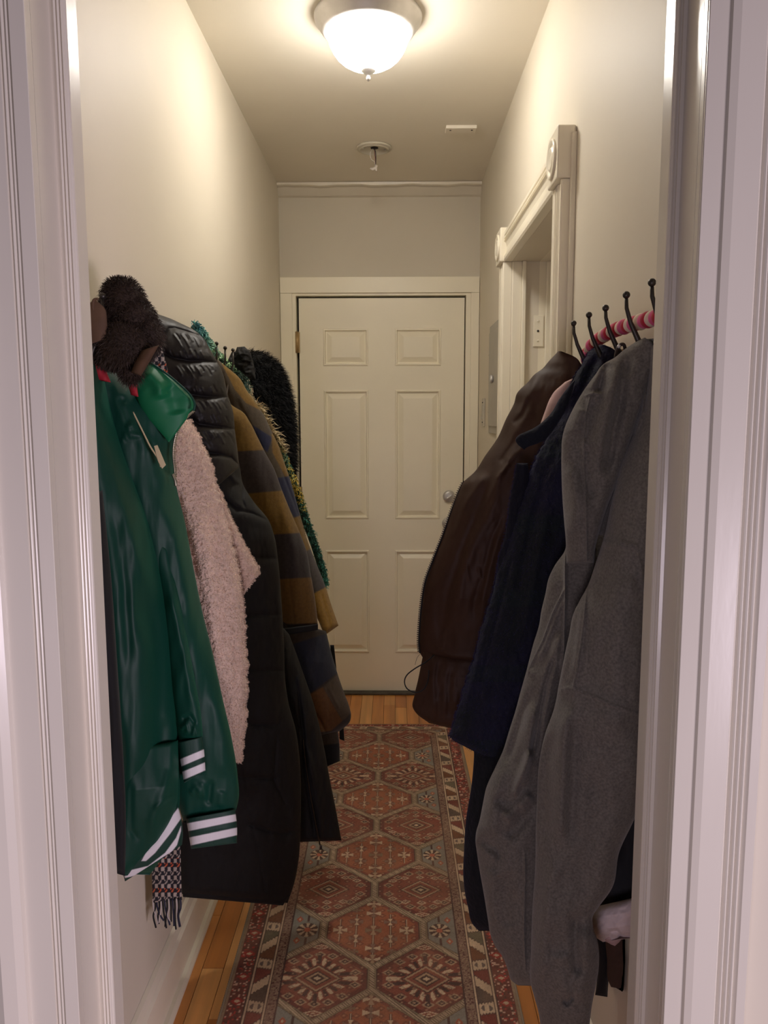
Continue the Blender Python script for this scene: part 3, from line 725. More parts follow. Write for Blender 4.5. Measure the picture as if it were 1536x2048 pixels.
# inner lap panel shown over the band
cloth('body_lower', [(232, 1500), (238, 1640), (240, 1700), (248, 1752)], [(356, 1480), (357, 1560), (354, 1606), (318, 1680), (290, 1724), (262, 1750)], (1.33, 1.41, 1.30, 1.345), (0.07, 0.09, 0.04, 0.01), M_satin, J, 50, 90, folds=[
    ([(345, 1420), (346, 1540), (306, 1640), (306, 1700)], 12, 0.010), ([(262, 1560), (262, 1660), (284, 1690)], 6, -0.004), ([(306, 1620), (330, 1600), (352, 1590)], 4, 0.004)], noise=[(40, 160, 0.004, 5)])
# rear panel and second sleeve
cloth('back_panel', [(174, 700), (200, 800), (240, 930), (285, 1080), (305, 1250), (325, 1400), (340, 1500), (350, 1580), (360, 1620), (368, 1645)], [(206, 700), (262, 745), (312, 780), (346, 815), (358, 845), (351, 875), (346, 915), (351, 962), (370, 1045), (387, 1135), (404, 1220), (424, 1300), (446, 1400), (464, 1480), (475, 1550), (477, 1600), (468, 1632)],
    (1.42, 1.50, 1.48, 1.52), (0.02, 0.06, 0.09, 0.10, 0.09, 0.06), M_satin, J, 90, 240, folds=[
    ([(225, 760), (262, 860), (300, 900), (330, 1000)], 12, 0.006), ([(242, 872), (262, 866), (286, 869)], 3, 0.003), ([(252, 850), (262, 858)], 4, 0.004), ([(240, 790), (256, 830), (262, 850)], 6, -0.006), ([(246, 800), (270, 862)], 4, 0.004),
    ([(238, 884), (262, 872), (290, 872)], 2.0, -0.004, 'c'), ([(330, 870), (360, 1000), (395, 1200), (430, 1350)], 9, -0.007),
    ([(310, 960), (350, 1080), (372, 1200), (400, 1400)], 14, 0.009), ([(340, 1180), (330, 1215), (326, 1260)], 5, -0.007), ([(342, 1200), (362, 1240), (366, 1320)], 6, 0.006),
    ([(430, 1380), (450, 1480), (450, 1560)], 12, 0.008), ([(382, 1440), (392, 1520), (400, 1560)], 8, -0.007), ([(380, 1590), (392, 1575), (400, 1590)], 5, 0.006), ([(400, 1600), (404, 1570), (410, 1600)], 5, 0.006), ([(416, 1612), (420, 1575), (424, 1560)], 5, -0.006), ([(440, 1615), (444, 1580)], 6, 0.005), ([(300, 880), (322, 930), (345, 960)], 4, -0.003)],
    noise=[(50, 240, 0.007, 23), (12, 70, 0.0007, 29)], fs=1.15, fw=1.3)
cufA = paint(SAT, [([(368, 1648), (474, 1628), (474, 1642), (368, 1664)], SW, 0.7), ([(374, 1676), (475, 1655), (475, 1670), (376, 1692)], SW, 0.7)])
cloth('cuff', [(372, 1636), (376, 1660), (382, 1698)], [(470, 1618), (474, 1650), (474, 1686)], (1.47, 1.50, 1.47, 1.50), (0.055, 0.06, 0.05), M_satin_c, J, 70, 60, colfn=cufA, edge=3)
cloth('sleeve', [(300, 1060), (322, 1200), (340, 1350), (352, 1440), (358, 1484)], [(338, 1100), (366, 1230), (388, 1350), (402, 1430), (406, 1476)], (1.44, 1.44, 1.43, 1.43), (0.02, 0.05, 0.06, 0.05), M_satin, J, 50, 120, folds=[
    ([(360, 1460), (372, 1450), (376, 1470)], 5, 0.008), ([(362, 1440), (380, 1432), (392, 1450)], 4, -0.007), ([(384, 1476), (390, 1456), (396, 1476)], 4, 0.006), ([(340, 1180), (372, 1330), (388, 1430)], 8, 0.006)], noise=[(30, 120, 0.004, 33)])
cufB = paint(SAT, [([(350, 1523), (412, 1497), (412, 1512), (350, 1538)], SW, 0.7), ([(350, 1550), (412, 1524), (412, 1540), (350, 1567)], SW, 0.7)])
cloth('cuff', [(354, 1484), (362, 1530), (368, 1566)], [(405, 1472), (409, 1510), (411, 1542)], (1.42, 1.43, 1.42, 1.43), (0.05, 0.055, 0.045), M_satin_c, J, 50, 60, colfn=cufB, edge=3)
cloth('collar', [(272, 742), (272, 790), (290, 830), (318, 862), (338, 885)], [(294, 722), (318, 738), (344, 757), (376, 786), (388, 806), (386, 822)], (1.44, 1.46, 1.46, 1.48), (0.02, 0.04, 0.035, 0.02), M_satin_b, J, 70, 70, folds=[
    ([(292, 740), (318, 768), (326, 800)], 14, 0.012), ([(330, 772), (350, 800), (356, 830)], 16, -0.008), ([(304, 726), (345, 764), (378, 796), (382, 816)], 1.6, -0.004, 's')], noise=[(60, 60, 0.002, 2)], label='bright green inner collar')
pxtube('piping', [(294, 721), (318, 737), (344, 756), (376, 785), (389, 806), (387, 822)], 1.455, 0.0022, M_satin, J, 6)
zipper(J, [(387, 821), (372, 834), (358, 852), (349, 880), (346, 910), (349, 940), (349, 955)], [1.47]*7, M_zip, side=1, name='front_zipper')
pull, _ = pxtube('zip_pull', [(345, 948), (350, 960), (352, 972)], 1.455, 0.003, M_zip, J, 8)
pxtube('pocket_piping', [(266, 824), (284, 860), (300, 892), (314, 914), (322, 934)], [1.435, 1.43, 1.425, 1.425, 1.425], 0.0017, M_cream, J, 6)
b = MB(); q = [at1(x, y, 1.425) for x, y in ((309, 892), (315, 890), (332, 930), (325, 937), (317, 922))]
f0 = [b.bm.verts.new(p) for p in q]; f1 = [b.bm.verts.new(p+np.array([0, -0.003, 0])) for p in q]
b.bm.faces.new(f0); b.bm.faces.new(f1[::-1])
for k in range(5): b.bm.faces.new((f0[k], f0[(k+1) % 5], f1[(k+1) % 5], f1[k]))
b.build('pull_tab', M_cream, J)

# dark garment just behind the door frame, left
G = thing('black_jacket', 'black jacket edge showing between left door frame and green bomber', 'jacket', (XL, 1.3, 1.5))
cloth('body', [(160, 1000), (180, 1200), (200, 1400), (212, 1600), (226, 1745)], [(205, 980), (222, 1150), (236, 1350), (246, 1500), (252, 1650), (250, 1752)], (1.24, 1.26, 1.27, 1.27), (0.03, 0.05, 0.05, 0.04), M_blackcloth, G, 24, 80, noise=[(20, 200, 0.003, 4)])
# red garment glimpsed
G = thing('red_hooded_jacket', 'red jacket collar peeking out around the brown fur hat', 'jacket', (XL, 1.38, 1.6))
cloth('collar', [(150, 622), (150, 700), (170, 740), (190, 760)], [(186, 618), (200, 690), (212, 740), (222, 765)], (1.36, 1.36, 1.38, 1.38), (0.02, 0.04, 0.03), M_red, G, 30, 60, noise=[(20, 60, 0.004, 5)])
cloth('shoulder', [(240, 700), (250, 750), (262, 790)], [(262, 700), (272, 760), (277, 794)], (1.40, 1.40, 1.415, 1.415), (0.01, 0.02, 0.01), M_red, G, 20, 30)
pxtube('zipper', [(200, 690), (205, 705), (207, 718)], 1.335, 0.0022, M_cream, G)
# brown suede hat brim on hook
G = thing('brown_cloth_bag', 'small piece of brown fabric on the first left hook behind the fur hat', 'bag', (XL, 1.33, 1.62))
cloth('body', [(172, 614), (168, 650), (176, 690)], [(188, 598), (206, 612), (214, 640), (212, 680)], (1.315, 1.315, 1.32, 1.32), (0.01, 0.03, 0.03), M_brownbag, G, 24, 30)
pxtube('strap', [(190, 640), (186, 612), (188, 600), (196, 598)], 1.31, 0.0025, M_brownbag, G)

# brown fur hat
Hh = thing('fur_hat', 'dark brown faux fur hat with ear flaps on the first left hook', 'hat', (XL+0.05, 1.40, 1.6))
hatm = bmesh.new(); pts_h = []; nrm_h = []
rg = np.random.RandomState(5)
blobs = [(250, 617, 44, 62, 1.375, 8), (266, 640, 46, 50, 1.375, 8), (222, 660, 44, 52, 1.37, 8), (291, 671, 37, 44, 1.375, 8), (250, 690, 58, 55, 1.36, 9), (262, 738, 26, 34, 1.36, 5), (218, 704, 34, 36, 1.36, 6), (238, 600, 36, 46, 1.375, 6)]
mbb = MB()
for (cx_, cy_, rx, ry, Y_, _) in blobs:
    c_ = at1(cx_, cy_, Y_); s_ = Y_/FPX
    rr = np.array([(rx-4)*s_, 0.045*(rx/50), (ry-4)*s_])
    g = bmesh.ops.create_icosphere(mbb.bm, subdivisions=3, radius=1, matrix=Matrix.Translation(c_) @ Matrix.Diagonal((*rr, 1)))
    nn = int(4200*(rx*ry)/2500); d = rg.normal(0, 1, (nn, 3)); d /= np.linalg.norm(d, axis=1)[:, None]; d = d[d[:, 1] < 0.35]
    pts_h.append(c_ + d*rr); nh = d/rr; nrm_h.append(nh/np.linalg.norm(nh, axis=1)[:, None])
for f in mbb.bm.faces: f.smooth = True
mbb.build('hat_body', M_fur, Hh)
pts_h = np.concatenate(pts_h); nrm_h = np.concatenate(nrm_h); nrm_h[:, 2] -= 0.25
strands('fur', pts_h, nrm_h, 0.0095, 0.0009, M_furtip, Hh, 3, 0.35, 0.38)
cloth('leather_edge', [(284, 700), (272, 720), (262, 745)], [(318, 690), (300, 722), (282, 752)], (1.33, 1.33, 1.33, 1.33), (0.02, 0.03, 0.02), mat('tan_suede', (80, 56, 38), 0.85, var=0.2, vscale=40), Hh, 20, 30)
pxtube('hanging_loop', [(198, 586), (206, 587), (212, 589)], 1.34, 0.0009, M_iron, Hh)

# houndstooth scarf
def hound(X, Y, U, V_):
    C = np.zeros(X.shape+(3,)); a = X/6.2; b_ = Y/8.5 + 0.0*a
    chk = ((np.floor(a)+np.floor(b_)) % 2)
    diag = (((a+b_)*1.0) % 1.0) > 0.5
    dark = np.where(chk > 0.5, 1, np.where(diag & ((np.floor(a) % 2) > 0.5), 1, 0))
    red = ((Y/52.0) % 1.0 < 0.34)
    C[...] = rgb((178, 164, 154)); C[dark > 0] = rgb((34, 32, 40))
    C[(dark == 0) & red & ((np.floor(b_) % 2) > 0)] = rgb((206, 96, 56))
    return C
S = thing('houndstooth_scarf', 'fringed orange, black and white houndstooth wool scarf hanging beside green bomber', 'scarf', (XL, 1.6, 1.5))
cloth('upper_length', [(262, 640), (280, 690), (292, 740), (300, 800)], [(296, 612), (322, 690), (338, 752), (344, 800)], (1.56, 1.56, 1.58, 1.58), (0.02, 0.03, 0.02), M_scarf, S, 50, 110, colfn=hound, noise=[(12, 200, 0.004, 8)])
cloth('lower_length', [(290, 1560), (300, 1680), (303, 1750), (306, 1806)], [(352, 1560), (360, 1650), (362, 1740), (364, 1800)], (1.60, 1.61, 1.60, 1.61), (0.02, 0.02, 0.015), M_scarf, S, 70, 200, colfn=hound, folds=[([(318, 1600), (322, 1800)], 6, 0.006), ([(344, 1600), (345, 1800)], 6, -0.005)], edge=4)
cloth('second_end', [(352, 1560), (356, 1700), (362, 1780)], [(368, 1560), (374, 1700), (381, 1790)], (2.06, 2.06, 2.06, 2.06), (0.015, 0.02, 0.012), M_scarf, S, 40, 160, colfn=hound, edge=4)
for k in range(24):
    x0 = 306+(3.9*k if k < 15 else 3.0*k); rr_ = random.Random(k); x1 = x0+rr_.uniform(-5, 8); x2 = x1+rr_.uniform(-4, 7); yb = 1848+rr_.uniform(-8, 12)
    if k > 14: x0 = 352+3.4*(k-15); x1 = x0+5; x2 = x0+12; yb -= 30
    pxtube('fringe', [(x0, 1797), (x0+1, 1815), (x1, 1832), (x2, yb)], 1.60 if k < 15 else 2.05, [0.0019]*19, M_blackcloth if k % 2 else mat('fringe_white', (196, 186, 180), 0.9) if k == 0 else (MATS['fringe_white'] if k % 4 == 0 else mat('fringe_navy', (44, 46, 66), 0.9) if k == 2 else MATS['fringe_navy']), S, 6)

# pink sherpa jacket
Pk = thing('pink_sherpa_jacket', 'pale pink teddy sherpa jacket between green bomber and black puffer', 'jacket', (XL, 1.66, 1.5))
pfold = [([(350, 970), (372, 1060), (388, 1130), (398, 1170)], 6, -0.012), ([(392, 1000), (412, 1090), (424, 1200), (430, 1400)], 16, 0.012), ([(370, 1050), (392, 1130), (398, 1160)], 8, -0.008), ([(470, 1130), (482, 1300), (484, 1450)], 8, 0.006), ([(440, 1080), (446, 1300)], 10, -0.004)]
o, g1 = cloth('body', [(338, 846), (330, 920), (338, 1020), (350, 1100), (365, 1200), (395, 1330), (420, 1420), (445, 1500), (462, 1524)], [(380, 838), (402, 880), (418, 915), (434, 972), (448, 1015), (460, 1062), (473, 1118), (484, 1180), (489, 1245), (493, 1312), (492, 1420), (487, 1480), (482, 1526)],
    (1.60, 1.66, 1.58, 1.62), (0.03, 0.07, 0.10, 0.10, 0.07), M_sherpa, Pk, 110, 380, folds=pfold, noise=[(40, 120, 0.006, 41), (5.0, 5.5, 0.0022, 42)], jag=(5, 7, 3))
o2, g2 = cloth('sleeve_flare', [(430, 960), (450, 1040), (470, 1110), (482, 1160), (486, 1190)], [(440, 980), (462, 1035), (484, 1078), (503, 1112), (517, 1140), (516, 1150)], (1.68, 1.68, 1.67, 1.69), (0.03, 0.05, 0.04), M_sherpa, Pk, 50, 140, noise=[(5.0, 5.5, 0.002, 47)], jag=(4, 6, 6))
P_, N_, _, _ = sample_front(g1, 11000, 4); strands('pile', P_, N_, 0.0034, 0.0016, M_sherpa_h, Pk, 5, 0.3, 0.7, curl=0.5)
P_, N_, yy = edge_samples(g1, 1, 2200, 6); P2, N2, _ = edge_samples(g2, 1, 700, 7); strands('pile', np.concatenate([P_, P2]), np.concatenate([N_, N2]), 0.0045, 0.0014, M_sherpa_h, Pk, 8, 0.2, 0.8, curl=0.5)
P_, N_, _, _ = sample_front(g2, 2500, 9); strands('pile', P_, N_, 0.0042, 0.0016, M_sherpa_h, Pk, 10, 0.3, 0.7, curl=0.5)

# long black puffer coat
Bp = thing('black_puffer_coat', 'long black quilted puffer coat hanging beside the pink sherpa jacket', 'coat', (XL, 1.85, 1.5))
seams = []
def pf(pts, a=0.020, wd=7): seams.append((pts, wd, a, 's'))
pf([(326, 668), (338, 657), (352, 656), (372, 662), (402, 672), (420, 690)], 0.014, 6); pf([(330, 706), (346, 716), (379, 722), (405, 722), (432, 725)]); pf([(352, 776), (365, 786), (400, 792), (425, 794), (456, 794)]); pf([(385, 838), (397, 848), (430, 853), (470, 858)]); pf([(405, 900), (415, 906), (440, 908), (462, 914), (480, 932)], 0.018, 5)
wr = []
rr_ = random.Random(3)
for (y0, xa, xb) in ((728, 352, 425), (798, 374, 450), (860, 402, 466), (664, 345, 400)):
    for k in range(9):
        x = xa+(xb-xa)*(k+rr_.uniform(-0.3, 0.3))/8; l = rr_.uniform(14, 34)
        wr.append(([(x, y0+2), (x+l*0.35, y0+l*0.5), (x+l*0.6, y0+l)], 2.2, rr_.choice((-1, 1))*0.0028))
for (y0, xa, xb) in ((716, 350, 425), (786, 374, 450), (846, 402, 466)):
    for k in range(7):
        x = xa+(xb-xa)*(k+rr_.uniform(-0.3, 0.3))/6; l = rr_.uniform(10, 20)
        wr.append(([(x, y0), (x-l*0.3, y0-l*0.5), (x-l*0.5, y0-l)], 2.2, rr_.choice((-1, 1))*0.0024))
cloth('upper_sleeve', [(304, 628), (302, 660), (306, 700), (322, 760), (345, 820), (370, 880), (395, 930), (420, 985)], [(309, 626), (338, 636), (362, 647), (385, 658), (402, 671), (422, 702), (446, 748), (455, 788), (466, 824), (470, 862), (476, 910), (478, 935)],
    (1.74, 1.80, 1.70, 1.80), (0.03, 0.10, 0.12, 0.12, 0.10), M_puffer, Bp, 130, 230, folds=seams+wr+[([(328, 740), (350, 800), (384, 880), (408, 960)], 5, -0.010), ([(336, 850), (372, 900), (392, 960)], 8, 0.006)], noise=[(18, 30, 0.0016, 51)])
s2 = []
for (pts) in ([(440, 990), (470, 1018), (505, 1026), (538, 1042)], [(470, 1112), (500, 1115), (555, 1117)], [(470, 1228), (500, 1231), (564, 1229)], [(480, 1338), (520, 1342), (569, 1341)], [(480, 1446), (520, 1450), (556, 1451), (560, 1440)], [(470, 1552), (500, 1556), (548, 1557)], [(500, 1650), (560, 1668), (600, 1660)]):
    s2.append((pts, 5, 0.010, 's'))
s2 += [([(556, 1452), (550, 1520), (548, 1560), (562, 1590), (580, 1620)], 3, -0.006), ([(565, 1500), (590, 1600), (592, 1680)], 10, 0.008), ([(484, 1540), (496, 1620), (516, 1700), (530, 1780)], 1.6, 0.005, 's'), ([(560, 1130), (556, 1200), (566, 1300)], 5, 0.004), ([(486, 960), (484, 1000), (492, 1020)], 3, -0.006), ([(440, 930), (470, 960), (486, 968)], 5, 0.008)]
cloth('lower_body', [(392, 880), (400, 1000), (400, 1200), (392, 1400), (372, 1600), (358, 1700), (364, 1788)], [(474, 905), (480, 935), (486, 968), (508, 1004), (537, 1040), (548, 1070), (556, 1120), (563, 1204), (568, 1290), (571, 1366), (578, 1410), (591, 1458), (600, 1530), (602, 1600), (601, 1660), (597, 1722), (588, 1768), (575, 1806)],
    (1.78, 1.86, 1.80, 1.92), (0.06, 0.12, 0.13, 0.12, 0.11), M_black2, Bp, 110, 330, folds=s2, noise=[(22, 50, 0.003, 53), (9, 24, 0.001, 54)])
cloth('hem', [(364, 1776), (366, 1794)], [(580, 1790), (566, 1811)], (1.80, 1.91, 1.80, 1.91), (0.05, 0.04), M_black2, Bp, 50, 8, noise=[(30, 30, 0.003, 55)])

# second black coat with zip, behind
Z = thing('black_zip_jacket', 'black jacket with hanging zip pull, hem between puffer and plaid coat', 'jacket', (XL, 2.1, 1.5))
cloth('body', [(552, 1240), (560, 1350), (580, 1480), (596, 1600), (600, 1684)], [(578, 1268), (590, 1300), (606, 1345), (628, 1410), (645, 1480), (660, 1560), (672, 1620), (683, 1681)], (2.02, 2.06, 2.02, 2.05), (0.03, 0.07, 0.08, 0.06), M_black2, Z, 60, 160, folds=[
    ([(590, 1340), (606, 1460), (612, 1560), (634, 1690)], 4, -0.010), ([(612, 1480), (628, 1560), (646, 1690)], 6, 0.008), ([(600, 1440), (598, 1520), (610, 1600)], 6, 0.006), ([(640, 1530), (652, 1600), (662, 1680)], 6, -0.004)], noise=[(14, 40, 0.004, 61)])
zp, _ = pxtube('zipper', [(606, 1480), (616, 1560), (630, 1640), (640, 1690)], [2.0]*4, 0.002, M_darkzip, Z, 6)
b = MB(); c0 = at1(642, 1694, 1.995); b.box(c0[0]-0.003, c0[0]+0.003, c0[1]-0.002, c0[1]+0.002, c0[2]-0.008, c0[2]+0.004, 0.001)
ring = [at1(642+4*math.sin(t), 1702-5*math.cos(t), 1.995) for t in np.linspace(0, 2*PI, 14)]
b.tube(ring, 0.0011, 6); b.build('zip_pull', M_iron, Z)

# mustard and navy plaid wool coat
W = thing('plaid_wool_coat', 'mustard, navy and grey plaid wool coat behind the black puffer', 'coat', (XL, 2.3, 1.5))
MU, GY, NV, BR, DK = (116, 88, 36), (76, 66, 54), (34, 38, 66), (96, 66, 32), (58, 52, 50)
fn1 = paint(GY, [([(400, 815), (480, 806), (500, 818), (560, 900), (560, 899), (400, 908)], MU, 1.2), ([(400, 906), (575, 898), (600, 982), (420, 995)], (64, 56, 54), 1.2), ([(420, 994), (600, 978), (625, 1066), (440, 1076)], MU, 1.2), ([(440, 1075), (630, 1064), (640, 1155), (450, 1166)], (58, 52, 52), 1.2), ([(450, 1165), (650, 1153), (650, 1252), (450, 1262)], (104, 76, 34), 1.2), ([(450, 1252), (650, 1246), (650, 1275), (450, 1280)], (42, 36, 34), 1.2)])
fn2 = paint(GY, [([(430, 700), (500, 740), (540, 830), (492, 806), (470, 780)], MU, 1.2), ([(505, 850), (545, 875), (535, 905), (520, 890)], NV, 1.2), ([(543, 868), (560, 860), (600, 960), (575, 962), (545, 905)], MU, 1.2), ([(555, 956), (590, 950), (606, 1030), (590, 1036), (572, 1010)], NV, 1.2), ([(580, 1038), (612, 1028), (625, 1098), (612, 1104)], MU, 1.2), ([(608, 1104), (626, 1096), (655, 1175), (628, 1190)], (70, 64, 64), 1.2), ([(626, 1188), (656, 1172), (690, 1290), (630, 1290)], (150, 116, 50), 1.2)])
fn3 = paint((44, 34, 26), [([(580, 1290), (650, 1268), (676, 1345), (608, 1396)], (20, 24, 44), 1.5), ([(600, 1400), (646, 1374), (690, 1450), (640, 1500), (610, 1480)], (92, 58, 26), 1.5), ([(646, 1374), (678, 1346), (710, 1440), (690, 1450)], (72, 58, 46), 1.5), ([(620, 1466), (662, 1462), (692, 1436), (706, 1420), (710, 1470), (620, 1500)], (44, 36, 38), 1.2)])  # dark brown base also paints the shadow across the top of the body
cloth('near_sleeve', [(440, 810), (446, 860), (460, 920), (476, 960), (500, 1010), (530, 1060), (545, 1120), (552, 1200), (558, 1262)], [(456, 768), (466, 812), (484, 823), (499, 843), (515, 874), (531, 906), (547, 935), (562, 975), (580, 1020), (598, 1062), (613, 1102), (622, 1151), (631, 1204), (636, 1252)],
    (2.12, 2.14, 2.16, 2.20), (0.03, 0.08, 0.09, 0.09, 0.08), M_wool, W, 90, 300, colfn=fn1, folds=[([(560, 990), (590, 1100), (600, 1250)], 10, 0.006), ([(575, 1130), (590, 1255)], 3, -0.004), ([(520, 900), (560, 1040), (575, 1150)], 12, -0.004)], noise=[(20, 90, 0.003, 71)])
cloth('far_sleeve', [(404, 690), (430, 740), (452, 790), (480, 850), (510, 930), (545, 1010), (580, 1090), (610, 1170), (632, 1230), (649, 1271)], [(446, 728), (478, 755), (494, 781), (507, 799), (525, 825), (542, 860), (557, 891), (567, 920), (579, 955), (598, 1022), (614, 1078), (632, 1125), (650, 1170), (664, 1214), (677, 1251)],
    (2.22, 2.26, 2.28, 2.34), (0.03, 0.06, 0.08, 0.08, 0.07), M_wool, W, 90, 320, colfn=fn2, folds=[([(470, 790), (510, 880), (545, 960), (590, 1080)], 5, -0.008), ([(560, 930), (590, 1010), (620, 1100)], 3, -0.005), ([(640, 1180), (655, 1230), (662, 1262)], 4, -0.004)], noise=[(20, 90, 0.003, 73)])
cloth('body', [(560, 1240), (575, 1320), (598, 1400), (618, 1450), (640, 1472)], [(652, 1262), (664, 1310), (676, 1350), (688, 1385), (699, 1415), (702, 1430), (698, 1446), (680, 1462)], (2.14, 2.26, 2.16, 2.26), (0.05, 0.09, 0.08, 0.06), M_wool, W, 80, 190, colfn=fn3, folds=[([(610, 1400), (640, 1440), (654, 1470)], 3, -0.004), ([(656, 1372), (680, 1420)], 3, 0.003)], noise=[(24, 60, 0.003, 75)])
cloth('inner_hem', [(618, 1440), (630, 1500), (646, 1537)], [(674, 1450), (679, 1490), (680, 1522)], (2.29, 2.31, 2.29, 2.31), (0.03, 0.05, 0.05), M_wool, W, 40, 80, colfn=paint((60, 50, 44), [([(600, 1496), (700, 1484), (700, 1560), (600, 1560)], (22, 24, 34), 1.2)]))
cloth('pocket_flap', [(556, 1258), (562, 1272)], [(636, 1248), (636, 1260)], (2.10, 2.14, 2.10, 2.14), (0.01, 0.01), M_blackcloth, W, 30, 8)
cloth('belt_end', [(660, 1290), (672, 1400), (678, 1440), (679, 1478)], [(668, 1290), (680, 1400), (686, 1440), (689, 1482)], (2.45, 2.45, 2.45, 2.45), (0.005, 0.006), M_blackcloth, W, 10, 40)

# eyelash yarn scarf (teal, cream, yellow)
Ys = thing('eyelash_yarn_scarf', 'shaggy teal, green and cream eyelash yarn scarf behind the plaid coat', 'scarf', (XL, 2.35, 1.6))
path = [(388, 652, 2.0), (402, 668, 2.02), (418, 690, 2.08), (434, 710, 2.44), (450, 727, 2.45), (466, 743, 2.45), (482, 756, 2.45), (492, 768, 2.45), (500, 800, 2.38), (516, 818, 2.38), (532, 848, 2.38), (548, 874, 2.38), (560, 900, 2.40), (570, 925, 2.40), (582, 955, 2.40), (596, 990, 2.42), (606, 1025, 2.42), (618, 1060, 2.42), (632, 1100, 2.42), (644, 1140, 2.42), (648, 1168, 2.42)]
pc = [(80, 150, 160), (120, 190, 185), (150, 205, 180), (170, 210, 170), (180, 214, 160), (60, 90, 70), (44, 62, 50), (50, 74, 62), (220, 200, 170), (226, 208, 172), (226, 204, 160), (226, 204, 160), (200, 190, 140), (90, 150, 130), (214, 190, 90), (206, 180, 80), (60, 130, 110), (36, 96, 80), (40, 90, 70), (60, 130, 110), (70, 150, 130)]
o, tp = pxtube('core', [p[:2] for p in path], [p[2] for p in path], 0.012, mat('yarn_core', (44, 70, 60), 0.9), Ys, 8, 8)
tp = np.array([list(v) for v in tp]); n = 4200; rg = np.random.RandomState(8)
ii = rg.rand(n)*(len(tp)-1.001); i0 = ii.astype(int); fr_ = (ii-i0)[:, None]; base = tp[i0]*(1-fr_)+tp[i0+1]*fr_
dirs = rg.normal(0, 1, (n, 3)); dirs /= np.linalg.norm(dirs, axis=1)[:, None]; dirs[:, 0] = np.abs(dirs[:, 0])*0.9+dirs[:, 0]*0.1; dirs[:, 1] = -np.abs(dirs[:, 1])
base = base + dirs*0.009
cc = np.array([rgb(c) for c in pc]); ci = np.clip((ii/8+rg.normal(0, 0.5, n)).round().astype(int), 0, len(pc)-1)
strands('tufts', base, dirs, 0.014, 0.0034, M_yarn, Ys, 9, 0.5, 0.4, cols=cc[ci]*(0.7+0.6*rg.rand(n))[:, None], curl=0.4)
# cream fringe tips
n = 110; t = rg.rand(n)*3.8+8.4; i0 = (t*8).astype(int); base = tp[np.clip(i0, 0, len(tp)-1)]
strands('fringe', base + np.array([0.008, -0.01, 0]), np.tile([0.9, -0.4, 0.0], (n, 1)), 0.030, 0.0030, M_cream, Ys, 11, 0.1, 0.3, curl=0.2)

# black faux fur coat
Bf = thing('black_fur_coat', 'black shaggy faux fur coat farthest back on the left rack', 'coat', (XL, 2.6, 1.5))
o, g3 = cloth('body', [(462, 708), (456, 740), (470, 800), (495, 870), (530, 940), (565, 1010), (590, 1060)], [(494, 702), (516, 706), (540, 718), (560, 742), (573, 776), (581, 815), (585, 860), (586, 920), (583, 975), (600, 1060)], (2.56, 2.62, 2.56, 2.62), (0.05, 0.12, 0.14, 0.12), M_bfur, Bf, 60, 120, noise=[(20, 30, 0.008, 81)])
P_, N_, xs, ys = sample_front(g3, 12000, 12); N_ = N_*0.6 + np.array([0.35, 0, -0.25]); strands('fur', P_, N_, 0.030, 0.0016, M_bfur, Bf, 13, 0.3, 0.32)
P_, N_, ys = edge_samples(g3, 1, 2600, 14); N_ = N_ + np.array([0, 0, 0.4]); strands('fur', P_, N_, 0.026, 0.0014, M_bfur, Bf, 15, 0.25, 0.45)
P_, N_, ys = edge_samples(g3, 1, 90, 16, 0.1, 0.6); strands('fur', P_, N_, 0.030, 0.002, M_cream, Bf, 17, 0.2, 0.4, label='stray cream hairs')
cloth('collar_lining', [(452, 730), (462, 712), (468, 740)] if False else [(463, 704), (455, 725), (462, 760)], [(498, 700), (506, 722), (512, 760)], (2.5, 2.52, 2.5, 2.52), (0.03, 0.05, 0.03), M_black2, Bf, 30, 40, noise=[(8, 10, 0.008, 83)])
cloth('hood_tip', [(474, 694), (470, 706), (472, 724)], [(489, 693), (500, 704), (504, 724)], (2.5, 2.5, 2.5, 2.5), (0.02, 0.04, 0.03), M_black2, Bf, 20, 24, noise=[(8, 10, 0.006, 84)])

# ------------------------------------------------------------------ RIGHT SIDE
# brown jacket
Bj = thing('brown_puffy_jacket', 'brown nylon zip jacket with drawcord loop at hem, farthest on the right', 'jacket', (XR, 1.55, 1.5))
jf = [([(1086, 740), (1060, 800), (1040, 850), (1010, 930), (985, 980)], 10, 0.010), ([(1060, 790), (1046, 830), (1024, 850)], 4, -0.008), ([(1076, 750), (1052, 800), (1030, 838)], 5, 0.006), ([(1044, 860), (1014, 905), (1000, 930)], 5, -0.008), ([(1060, 880), (1020, 920), (980, 985), (940, 1060)], 6, 0.009),
      ([(1000, 930), (970, 990), (930, 1090), (895, 1190), (880, 1290)], 6, -0.012), ([(975, 940), (930, 1010), (905, 1080)], 5, 0.008), ([(1010, 960), (960, 1060), (925, 1150), (905, 1250)], 9, 0.012), ([(1010, 1010), (985, 1080), (965, 1160), (950, 1200), (945, 1250)], 6, -0.010), ([(1005, 1050), (985, 1110), (968, 1180), (962, 1260)], 5, 0.010),
      ([(1000, 1110), (990, 1200), (960, 1300)], 8, -0.008), ([(870, 1150), (862, 1220), (858, 1290)], 7, 0.006), ([(1000, 948), (1012, 940)], 3, 0.004), ([(1020, 925), (1000, 948), (992, 960)], 3, 0.006),
      ([(868, 1296), (885, 1303), (920, 1318), (960, 1320)], 6, -0.012, 'c'), ([(880, 1180), (876, 1240), (880, 1290)], 6, -0.006), ([(940, 1080), (930, 1120), (940, 1170)], 3, 0.004), ([(955, 1130), (964, 1160), (956, 1190)], 2.5, 0.005)]
jf = [(f[0], f[1]*1.3, f[2]*0.62) + tuple(f[3:]) for f in jf]
rr_ = random.Random(9)
